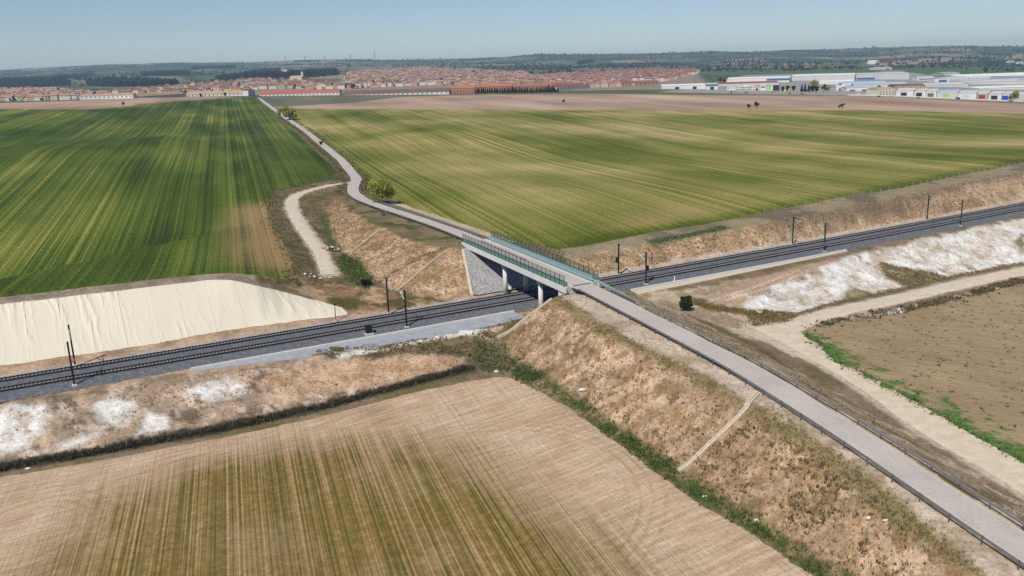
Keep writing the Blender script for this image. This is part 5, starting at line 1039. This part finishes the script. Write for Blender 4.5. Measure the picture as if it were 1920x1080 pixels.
DIST = [(in_px([(640, 168), (650, 140), (690, 131), (780, 129), (880, 131), (990, 139), (1000, 150), (930, 162), (800, 160)]), 0, 15, 27, (0, 3, 4, 4, 3, 2), .2),
        (in_px([(850, 170), (880, 150), (1010, 146), (1130, 150), (1180, 160), (1120, 166), (900, 172)]), 1, 14, 24, (2, 2, 0, 3, 4), .15), (in_px([(960, 148), (1060, 140), (1180, 137), (1300, 132), (1312, 136), (1240, 154), (1130, 156)]), 1, 13, 23, (1, 1, 0, 3), .12),
        (in_px([(0, 190), (0, 172), (60, 168), (105, 172), (160, 178), (200, 181), (120, 188)]), 2, 14, 24, (4, 0, 4), .3), (in_px([(180, 180), (250, 172), (330, 164), (440, 155), (490, 150), (600, 158), (645, 163), (640, 168), (500, 168), (460, 170), (300, 178)]), 2, 16, 30, (0, 1, 4, 3), .25), (in_px([(-200, 192), (-150, 170), (0, 172), (0, 190)]), 2, 14, 24, (4, 0), .3)]
HL = ['house with a terracotta roof in the dense middle of the far town', 'house with an orange or red roof on the right side of the far town', 'house with a pink roof on the left side of the far town']
allh = []
for P, reg, du, dv, rc, ang in DIST:
    P = np.array(P); x0, y0 = P.min(0); x1, y1 = P.max(0); c_, s_ = math.cos(ang), math.sin(ang); R = np.hypot(x1 - x0, y1 - y0)
    us, vs = np.meshgrid(np.arange(-R, R, du), np.arange(-R, R, dv)); us = us.ravel() + rng.uniform(-2, 2, us.size); vs = vs.ravel() + rng.uniform(-2.5, 2.5, vs.size); x = (x0 + x1) / 2 + us * c_ - vs * s_; y = (y0 + y1) / 2 + us * s_ + vs * c_
    ok = inpoly(x, y, P) & (rng.random(len(x)) < .62); x, y = x[ok], y[ok]; z = height(x, y)
    for a, b, c in zip(x, y, z): allh.append((a, b, c, reg, int(rng.choice(rc)), ang + (math.pi / 2 if rng.random() < .12 else 0)))
# keep the front of the town clear for the terraces
allh = [h for h in allh if np.hypot(h[0], h[1]) > 1290]
allh.sort(key=lambda h: np.hypot(h[0], h[1]))
sv, sf, sm, bo = [], [], [], 0
for i, (x, y, z, reg, rc, an) in enumerate(allh):
    g = int(rng.integers(0, 4)); w = int(rng.choice([0, 1, 1, 2])); sc_ = rng.uniform(.85, 1.15)
    if i < 300:
        o = bpy.data.objects.new('house', house_mesh(g, w, rc)); COL.objects.link(o); o.location = (x, y, z); o.rotation_euler = (0, 0, an); o.scale = (sc_, sc_, rng.uniform(.9, 1.15)); tag(o, '%s roofed house with %s walls %s' % (('terracotta', 'red', 'orange', 'brown', 'pale pink')[rc], ('cream', 'white', 'tan')[w], ('in the dense middle of the far town', 'on the right side of the far town', 'on the left side of the far town')[reg]), 'house', ('houses in the middle of the town', 'houses on the right of the town', 'houses on the left of the town')[reg])
    else:
        V, F, mi = geos[g]; V = np.array(V) * sc_; c_, s_ = math.cos(an), math.sin(an); sv.append(np.stack([x + V[:, 0] * c_ - V[:, 1] * s_, y + V[:, 0] * s_ + V[:, 1] * c_, z + V[:, 2]], 1)); sf += [tuple(k + bo for k in f) for f in F]; sm += [w if k == 0 else 3 + rc for k in mi]; bo += len(V)
if sv:
    o = link('far_houses', mesh('far_houses', np.concatenate(sv), sf, mi=sm)); [o.data.materials.append(x) for x in WM + RM]; tag(o, 'mass of small tiled roofs receding up the far town', 'houses', None, 'stuff')
# long buildings: a base line, wall, roof, doors and windows of their own
def building(label, cat, a, b, depth, h, rh, wall, roof, name='building', doors=(), wins=0, band=None, flat=False, group=None):
    a = np.asarray(a, float).copy(); b = np.asarray(b, float).copy(); z0 = min(a[2], b[2]); Lw = np.hypot(*(b - a)[:2]); ang = math.atan2(b[1] - a[1], b[0] - a[0]); cx = (a + b) / 2; nx, ny = -math.sin(ang), math.cos(ang)
    r = empty(name, (cx[0] + nx * depth / 2, cx[1] + ny * depth / 2, z0), ang); tag(r, label, cat, group); w, d = Lw, depth
    mb = MB(); mb.quadbox([(-w / 2, -d / 2, -3), (w / 2, -d / 2, -3), (w / 2, d / 2, -3), (-w / 2, d / 2, -3), (-w / 2, -d / 2, h), (w / 2, -d / 2, h), (w / 2, d / 2, h), (-w / 2, d / 2, h)]); mb.obj('wall', wall, r)
    e = .35; mb = MB()
    if flat: mb.quadbox([(-w / 2 - e, -d / 2 - e, h + .003), (w / 2 + e, -d / 2 - e, h + .003), (w / 2 + e, d / 2 + e, h + .003), (-w / 2 - e, d / 2 + e, h + .003), (-w / 2 - e, -d / 2 - e, h + rh), (w / 2 + e, -d / 2 - e, h + rh), (w / 2 + e, d / 2 + e, h + rh), (-w / 2 - e, d / 2 + e, h + rh)])
    else:
        V = [(-w / 2 - e, -d / 2 - e, h + .003), (w / 2 + e, -d / 2 - e, h + .003), (w / 2 + e, d / 2 + e, h + .003), (-w / 2 - e, d / 2 + e, h + .003), (-w / 2 - e, 0, h + rh), (w / 2 + e, 0, h + rh)]; mb.v = V; mb.f = [(0, 1, 5, 4), (2, 3, 4, 5), (1, 2, 5), (3, 0, 4), (3, 2, 1, 0)]; mb.m = [0] * 5
    mb.obj('roof', roof, r)
    for (u, dw, dh, mm) in doors: mb = MB(); mb.box((-w / 2 + u * w, -d / 2 - .04, dh / 2), (dw, .2, dh)); mb.obj('door', mm, r)
    if wins:
        me = None
        for i in range(wins):
            for zc in ((1.6, 4.4) if h > 5 else (h * .6,)):
                if me is None: q = MB(); q.box((0, 0, 0), (1.6, .16, 1.5)); me = mesh('window', q.v, q.f); me.materials.append(GLASS)
                o = bpy.data.objects.new('window', me); COL.objects.link(o); o.parent = r; o.location = (-w / 2 + (i + .5) * w / wins, -d / 2 - .03, zc)
    if band: mb = MB(); u0, u1, z_0, z_1, mm = band; mb.box((-w / 2 + (u0 + u1) / 2 * w, -d / 2 - .05, (z_0 + z_1) / 2), ((u1 - u0) * w, .22, z_1 - z_0)); mb.obj('fascia', mm, r)
    return r
W_ = wallmat(C(226, 224, 218), 'white_wall'); BRN = wallmat(C(112, 88, 78), 'dark_brown_tiles'); REDR = wallmat(C(170, 98, 86), 'terrace_red_tiles'); TANR = wallmat(C(186, 150, 118), 'terrace_tan_tiles'); BRICK = wallmat(C(176, 122, 92), 'orange_brick')
building('long terrace with a red tiled roof at the end of the straight road', 'terrace', on(487, 180.5), on(637, 178.5), 12, 4.0, 4.6, W_, REDR, 'terrace', (), 20); building('long terrace with a dark brown roof beside the red roofed terrace', 'terrace', on(643, 178.5), on(842, 177), 13, 3.8, 5.0, W_, BRN, 'terrace', (), 22)
building('long white terrace with a tan roof left of the straight road', 'terrace', on(258, 184), on(345, 181), 12, 4.2, 3.8, W_, TANR, 'terrace', (), 12); building('white terrace with a tan roof next to the end of the straight road', 'terrace', on(350, 181.4), on(458, 179.8), 12, 4.2, 3.8, W_, TANR, 'terrace', (), 14); building('low white terrace below the pink roofed houses on the left', 'terrace', on(150, 187), on(250, 184.5), 10, 4.6, 2.6, W_, RM[4], 'terrace', (), 12)
building('white gatehouse at the very end of the straight road', 'house', on(466, 180), on(479, 179.5), 9, 8, 2, W_, RM[3], 'house', (), 2)
building('wide orange brick block right of the dark brown terrace', 'building', on(844, 176.5), on(890, 176), 16, 8, 4, BRICK, RM[2], 'apartment_block', (), 8); building('orange roofed block behind the cypress hedge', 'building', on(893, 172), on(960, 171), 16, 7.5, 4, BRICK, RM[2], 'apartment_block', (), 8); building('second orange roofed block behind the cypress hedge', 'building', on(963, 171), on(1040, 170), 16, 7, 4, BRICK, RM[0], 'apartment_block', (), 8)
building('terrace with a red roof and white wall right of the cypress hedge', 'terrace', on(1047, 169.5), on(1106, 166), 11, 6, 4, W_, RM[1], 'terrace', (), 8); building('row of tan villas with red roofs left of the blue and white works', 'terrace', on(1132, 163), on(1185, 161.5), 12, 6, 3.5, WM[2], RM[1], 'terrace', (), 8); building('row of tan houses with red roofs beside the tan villas', 'terrace', on(1190, 161), on(1235, 159.5), 12, 6, 3.5, WM[2], RM[0], 'terrace', (), 6)
# church and tower block on the wooded rise
c0, c1 = on(543, 151), on(566, 151); building('pale church nave with a grey roof below the wooded rise', 'church', c0, c1, 16, 9, 4, WM[0], WM[2], 'church', (), 4)
t = on(567.5, 150); r = empty('bell_tower', tuple(t)); tag(r, 'square pale bell tower beside the church', 'tower'); mb = MB(); mb.box((0, 0, 8), (6, 6, 20)); mb.obj('shaft', WM[0], r); mb = MB(); mb.box((0, 0, 19.2), (4.6, 4.6, 2.4)); mb.obj('belfry', WM[1], r); mb = MB(); mb.tube((0, 0, 20.4), (0, 0, 23.5), 3, .1, 4); mb.obj('spire', WM[2], r)
building('tall pale apartment block among the dark pines', 'apartment block', on(528, 140), on(539, 140), 16, 17, 1, WM[0], WM[2], 'apartment_block', (), 4, None, True)
# works and warehouses
GR = wallmat(C(196, 200, 202), 'grey_sheet_roof'); GWL = wallmat(C(204, 204, 200), 'grey_wall'); BLU = wallmat(C(70, 110, 150), 'blue_cladding'); LBL = wallmat(C(170, 190, 204), 'pale_blue_roof'); YEL = wallmat(C(222, 216, 92), 'yellow_fascia'); PNK = wallmat(C(226, 110, 160), 'pink_fascia'); GRN = wallmat(C(160, 206, 128), 'green_fascia'); DRK = wallmat(C(52, 46, 48), 'dark_doorway'); RDB = wallmat(C(150, 70, 62), 'red_brick'); DBL = wallmat(C(40, 80, 180), 'bright_blue_door'); WR = wallmat(C(228, 228, 226), 'white_sheet_roof'); GGR = wallmat(C(96, 116, 104), 'green_door')
def wh(label, p0, p1, py, depth, h, wall=W_, roof=GR, doors=(), wins=0, band=None, rh=1.8, flat=False, dy=0):
    return building(label, 'warehouse', on(p0, py), on(p1, py + dy), depth, h, rh, wall, roof, 'warehouse', doors, wins, band, flat, 'works and warehouses beyond the bare field')
wh('white works with two dark doorways at the left end of the estate', 1241, 1323, 167, 40, 6.5, W_, WR, ((.35, 6, 4.5, DRK), (.75, 6, 4.5, DRK)), 0, None, 2.0)
wh('works with a blue gable band beside the white works', 1324, 1346, 168, 40, 8, W_, LBL, ((.5, 6, 4.5, DRK),), 0, (0, 1, 5.4, 8.1, BLU), 2)
wh('low grey works behind the coloured shops', 1347, 1460, 161, 50, 6, GWL, RDB, (), 0, None, 2)
wh('low white office next to the yellow shop', 1363, 1380, 169, 14, 5, W_, WR, (), 3, None, .5, True); wh('white shop with a yellow fascia', 1381, 1391, 169.5, 14, 6, W_, WR, (), 3, (.1, .9, 4.2, 6.2, YEL), .5, True)
wh('white shop with square windows between the yellow and pink shops', 1392, 1405, 169.5, 14, 9, W_, WR, (), 4, None, .5, True); wh('white shop with a pink fascia', 1406, 1424, 169.5, 16, 6, W_, WR, ((.7, 3, 3, DRK),), 4, (.45, 1, 6.0, 8.4, PNK), .5, True); wh('white shop with one wide dark window', 1425, 1436, 169.8, 16, 8.5, W_, WR, (), 0, (.15, .85, 4.4, 6.0, DRK), .5, True)
wh('white shop with a green fascia', 1437, 1449, 170, 16, 8, W_, GRN, (), 0, (.05, .75, 1.2, 8.1, GRN), .5, True); wh('dark fronted shop beside the green shop', 1450, 1461, 170, 16, 7.5, DRK, RDB, (), 0, None, .5, True); wh('low yellow gabled stall under the dark trees', 1467, 1473, 171, 8, 5, YEL, YEL)
wh('great white hall with a blue window band', 1363, 1480, 154, 60, 8.5, W_, WR, (), 0, (.64, 1., 3.6, 7.4, BLU), 2.5); wh('very long grey clad hall with vertical panel seams', 1484, 1602, 151, 80, 11, GWL, WR, (), 0, None, 2.5); wh('tall grey hall with blue lettering band', 1604, 1704, 149, 70, 12.5, GWL, GR, (), 0, (.02, .36, 2.5, 6, BLU), 2, False)
wh('white sheds with shallow arched roofs behind the trees', 1536, 1600, 158, 40, 5, W_, WR, (), 0, None, 2.5); wh('white shed with a blue end panel', 1573, 1660, 160, 30, 5, W_, LBL, (), 0, (0., .06, 1.5, 5, BLU), 2); wh('pale shed with red brick base behind the parked vans', 1568, 1585, 170, 20, 6, W_, WR, ((.5, 6, 3.5, RDB),), 0, None, 1.5); wh('long low white shed with red brick bays', 1587, 1644, 171, 24, 6, W_, LBL, ((.2, 8, 3, RDB), (.6, 8, 3, RDB), (.88, 7, 3, RDB)), 0, None, 1.6)
wh('pale blue roofed hall in the middle of the estate', 1600, 1700, 163, 50, 5, GWL, LBL, (), 0, None, 2.5); wh('cream arched workshop with small dark windows', 1648, 1677, 178, 26, 8, wallmat(C(222, 214, 190), 'cream_wall'), WM[2], (), 5, None, 2); wh('brown sawtooth factory with a row of dark windows', 1678, 1735, 168, 40, 6.5, WM[2], RM[3], (), 10, None, 2.2)
wh('white office with a dark window strip behind the factory', 1720, 1750, 151, 24, 7, W_, WR, (), 0, (.1, .9, 2.4, 4, DRK), .6, True); wh('blue and white depot beside the white office', 1752, 1779, 154, 26, 7, W_, LBL, (), 0, (.3, .85, .5, 4.5, BLU), .6, True); wh('long white windowed hall right of the blue depot', 1780, 1856, 151, 40, 8, W_, WR, (), 14, None, 1.2)
wh('green roofed hall at the back of the estate', 1770, 1800, 141, 60, 5, GWL, wallmat(C(150, 170, 160), 'green_grey_roof'), (), 0, None, 3); wh('great white roofed hall at the back right of the estate', 1800, 1960, 143, 80, 4, W_, WR, (), 0, None, 5.5); wh('grey roofed hall behind the front row', 1730, 1815, 163, 50, 5, GWL, GR, (), 0, None, 2.5); wh('pale hall with a ribbed roof right of the grey roofed hall', 1818, 1920, 158, 50, 6, W_, GR, (), 0, None, 2.5); wh('white fronted hall with one dark opening on the right', 1868, 1960, 154, 40, 6.5, W_, LBL, ((.6, 8, 3.5, DRK),), 0, None, 2)
wh('wide white shed with a low pitched roof right of the ribbed hall', 1836, 1990, 168, 50, 6, W_, WR, (), 0, None, 2.2)
units = [(1680, 1712, 179.5, W_, GR, DRK, 'green lettered'), (1713, 1735, 180.5, W_, WM[0], DRK, 'dark open'), (1736, 1755, 181.5, W_, GR, GGR, 'green'), (1756, 1795, 182.5, GWL, LBL, GRN, 'pale green'), (1796, 1830, 184, W_, GR, GWL, 'grey'), (1831, 1852, 185, WM[2], GR, RDB, 'red'), (1853, 1877, 186, W_, GR, DRK, 'black'), (1878, 1892, 186.8, W_, GR, DBL, 'bright blue'), (1893, 1920, 187.6, GWL, GR, GWL, 'pale grey'), (1921, 1960, 188.6, W_, GR, GGR, 'dull green')]
for a, b, py, wm, rm, dm, nm in units: wh('front row unit with a %s door facing the bare field' % nm, a, b, py, 34, 7.5, wm, rm, ((.45, 7, 5, dm),), 0, (.05, .95, 6.2, 7.4, WM[1]), 2.2, False, (b - a) * .045)
wh('white tank like building on the slope behind the estate', 1626, 1642, 120, 30, 12, W_, WR, (), 0, None, 3); wh('red shed on the slope beside the white tank like building', 1652, 1668, 118.5, 20, 6, RDB, RDB, (), 0, None, 1.5); wh('pale green farm shed in the field behind the estate', 1642, 1672, 131, 30, 8, wallmat(C(200, 214, 208), 'pale_green_wall'), GWL, ((.75, 10, 5, GGR),), 0, None, 1.5); wh('white house pair on the right hill', 1893, 1902, 119, 14, 9, W_, WR); wh('white farmhouse on the right hill edge', 1909, 1919, 121, 14, 9, W_, WR)
# low white wall and service road in front of the estate
sr_ = np.array(dens(onp([(1235, 174), (1300, 174.5), (1400, 175.5), (1500, 177), (1600, 180), (1700, 184), (1800, 188), (1919, 193)]), 20)); sr_ = smooth_path(sr_, 12, 1); strip('road', sr_, 3.5, 'road', .35, 2, True)
P = np.array(dens(onp([(1590, 178.8), (1700, 181.5), (1800, 186), (1919, 190.8)]), 25)); P[:, 2] = height(P[:, 0], P[:, 1]); mb = MB(); mb.prism([(-.2, -1), (.2, -1), (.2, 1.1), (-.2, 1.1)], P); o = mb.obj('boundary_wall', W_, loc=P[0]); tag(o, 'long low white wall before the front row of units', 'wall')
# vehicles on the service road and in the yards
def car(label, px, py, c, van=False):
    p = on(px, py); p[2] += .35; r = empty('car', tuple(p), random.choice([.25, .3, 3.4])); tag(r, label, 'van' if van else 'car', 'vehicles by the works'); body = plain('car_paint', c, .4, .5, .03); Lh = 2.6 if van else 2.1; hh = 2.2 if van else .95
    mb = MB(); mb.quadbox([(-Lh, -.85, .3), (Lh, -.85, .3), (Lh, .85, .3), (-Lh, .85, .3), (-Lh, -.82, hh), (Lh * .97, -.82, hh * (.6 if van else .9)), (Lh * .97, .82, hh * (.6 if van else .9)), (-Lh, .82, hh)]); mb.obj('body', body, r)
    if not van: mb = MB(); mb.quadbox([(-1.5, -.78, .93), (1., -.78, .9), (1., .78, .9), (-1.5, .78, .93), (-1.1, -.65, 1.45), (.4, -.65, 1.45), (.4, .65, 1.45), (-1.1, .65, 1.45)]); mb.obj('cabin', GLASS, r)
    for x in (-Lh * .62, Lh * .62):
        for y in (-.8, .8): mb = MB(); mb.tube((x, y - .1, .32), (x, y + .1, .32), .33, k=10); mb.obj('wheel', M['black'], r)
for i, (px, py, c, van, lab) in enumerate([(1399, 175.2, C(170, 40, 40), 0, 'red car on the service road before the pink shop'), (1371, 174.8, C(60, 50, 50), 0, 'dark car on the service road before the low white office'), (1429, 175.3, C(220, 220, 220), 0, 'white car on the service road before the green shop'), (1481, 175.8, C(20, 20, 24), 0, 'black car on the service road before the dark trees'), (1504, 177, C(20, 20, 22), 0, 'second black car on the service road beyond the dark trees'), (1449, 174.6, C(150, 170, 180), 0, 'pale blue car on the service road near the green shop'),
                                          (1610, 178, C(224, 224, 224), 1, 'white van before the shed with red brick bays'), (1640, 179, C(220, 222, 222), 1, 'white van before the cream arched workshop'), (1672, 181, C(222, 222, 222), 1, 'white van left of the front row units'), (1722, 184.8, C(40, 60, 90), 0, 'dark blue car on the road before the front row'), (1796, 186, C(40, 40, 46), 1, 'dark van before the pale green door'), (1648, 182, C(60, 60, 70), 0, 'dark grey car on the road before the cream workshop')]): car(lab, px, py, c, van)

# ------------------------------------------------------------------ hills: woods, groves, scattered trees, pylons
def far_trees(name, label, pts, h, w, pal, faces=9):
    n = len(pts); z = height(pts[:, 0], pts[:, 1]); B = np.stack([pts[:, 0], pts[:, 1], z], 1); B = np.repeat(B, faces, 0); N = len(B); s = np.repeat(.6 + .8 * rng.random(n), faces); d = rng.normal(size=(N, 3)); d /= np.linalg.norm(d, axis=1)[:, None]
    c = B + d * np.stack([w * .36 * s, w * .36 * s, h * .36 * s], 1); c[:, 2] += h * .45 * s; u = rng.normal(size=(N, 3)); u /= np.linalg.norm(u, axis=1)[:, None]; v = np.cross(u, rng.normal(size=(N, 3))); v /= np.linalg.norm(v, axis=1)[:, None]; k = (w * .42 * s)[:, None]
    V = np.stack([c - u * k, c + u * k, c + v * k], 1).reshape(-1, 3); pal = np.array([q[:3] for q in pal]); T = np.repeat(np.repeat(pal[rng.integers(0, len(pal), n)], faces, 0) * (.75 + .5 * rng.random((N, 1))), 3, 0)
    o = link(name, mesh(name, V, np.arange(len(V)).reshape(-1, 3), False, T), [M['leaf']]); tag(o, label, 'trees', None, 'stuff')
def fill(P, sp_, jit=1., thin=1.):
    P = np.array(P); x0, y0 = P.min(0); x1, y1 = P.max(0); x, y = np.meshgrid(np.arange(x0, x1, sp_), np.arange(y0, y1, sp_)); x = x.ravel() + rng.uniform(-.5, .5, x.size) * sp_ * jit; y = y.ravel() + rng.uniform(-.5, .5, y.size) * sp_ * jit; ok = inpoly(x, y, P) & (rng.random(len(x)) < thin); return np.stack([x[ok], y[ok]], 1)
WOODS = [[(0, 150), (60, 149), (130, 153), (132, 160), (60, 165), (0, 163)], [(95, 146), (170, 136), (182, 141), (120, 151)], [(262, 137), (355, 136), (358, 142), (270, 143)], [(160, 154), (210, 149), (330, 153), (333, 161), (240, 163), (165, 161)], [(445, 142), (480, 134), (520, 130), (560, 135), (630, 131), (636, 141), (560, 149), (500, 147), (460, 148)], [(405, 148), (440, 142), (450, 150), (420, 154)], [(360, 128), (440, 124), (442, 128), (362, 131)], [(1080, 119), (1110, 113), (1112, 117), (1085, 122)]]
far_trees('pine_wood', 'dark pine woods on the low hills behind the town', np.concatenate([fill(in_px(P), 13, 1., .8) for P in WOODS]), 11, 9, DG + [C(52, 66, 44)])
GROVE = [[(1330, 122), (1345, 112), (1410, 108), (1435, 112), (1425, 121)], [(1738, 103), (1752, 93), (1820, 91), (1828, 97), (1790, 102)], [(1780, 112), (1800, 106), (1880, 103), (1900, 107), (1850, 113)], [(930, 128), (980, 120), (1060, 122), (1100, 128), (1010, 132)], [(1050, 128), (1110, 121), (1250, 118), (1300, 122), (1200, 128)], [(1720, 122), (1800, 114), (1919, 112), (1919, 121), (1800, 124)]]
gp = np.concatenate([fill(in_px(P), 32, .15) for P in GROVE]); far_trees('olive_grove', 'rows of small olive trees on the far hillside', gp[:9000], 6, 10, [C(62, 74, 54), C(74, 86, 64), C(54, 66, 48)], 5)
fa = rng.uniform(-.62, .62, 5200); fr = np.exp(rng.uniform(math.log(2700), math.log(7200), 5200)); fxy = np.stack([fr * np.sin(fa), fr * np.cos(fa)], 1); fxy = fxy[fbm(fxy[:, 0], fxy[:, 1], 420, 55) > .5]; far_trees('hill_trees', 'scattered dark trees and scrub over the far hills', fxy, 8, 11, DG + OG, 6)
tp = np.concatenate([fill(np.array(P), 30, 1., .6) for P, *_ in DIST]); far_trees('town_trees', 'small garden trees between the roofs of the far town', tp, 7, 7, DG + OG + YG[:2], 8)
for px, top, lab in [(535, 106, 'faint lattice pylon on the skyline above the apartment block'), (571, 104, 'faint lattice pylon on the skyline right of the apartment block'), (609.5, 107, 'faint lattice pylon on the skyline above the pine wood'), (657.5, 105, 'faint lattice pylon on the skyline above the red roofs'), (702.5, 101.5, 'tallest lattice pylon on the skyline above the town')]:
    p = atD(px, 112, 6900); p[2] = h1(p[0], p[1]); H_ = 48 if px < 700 else 66; r = empty('lattice_pylon', tuple(p)); tag(r, lab, 'pylon', 'pylons on the skyline'); mb = MB()
    for a, b in ((-1, -1), (1, -1), (1, 1), (-1, 1)): mb.bar((a * 4, b * 4, -3), (a * .6, b * .6, H_), .7)
    for k in range(6):
        z0, z1 = H_ * k / 6, H_ * (k + 1) / 6; w0, w1 = 4 - 3.4 * k / 6, 4 - 3.4 * (k + 1) / 6
        for q in (-1, 1): mb.bar((-w0, q * w0, z0), (w1, q * w1, z1), .4); mb.bar((w0, q * w0, z0), (-w1, q * w1, z1), .4)
    mb.obj('tower', M['guard_d'], r); mb = MB()
    for z, l in ((.72, 9), (.84, 8), (.95, 6)): mb.bar((-l, 0, H_ * z), (l, 0, H_ * z), .8)
    mb.obj('crossarm', M['guard_d'], r)

# ------------------------------------------------------------------ air
hv = MB(); hv.box((0, 5200, 15), (22000, 12000, 450)); hz = bpy.data.materials.new('haze_air'); hz.use_nodes = True; hn = hz.node_tree.nodes; hn.clear(); ho = hn.new('ShaderNodeOutputMaterial'); pv = hn.new('ShaderNodeVolumePrincipled')
pv.inputs['Color'].default_value = (.56, .77, 1, 1); pv.inputs['Density'].default_value = 9e-5; pv.inputs['Anisotropy'].default_value = .1; hz.node_tree.links.new(pv.outputs[0], ho.inputs['Volume'])
o = hv.obj('haze', hz); tag(o, 'thin pale blue haze over the whole landscape', 'haze', None, 'stuff')
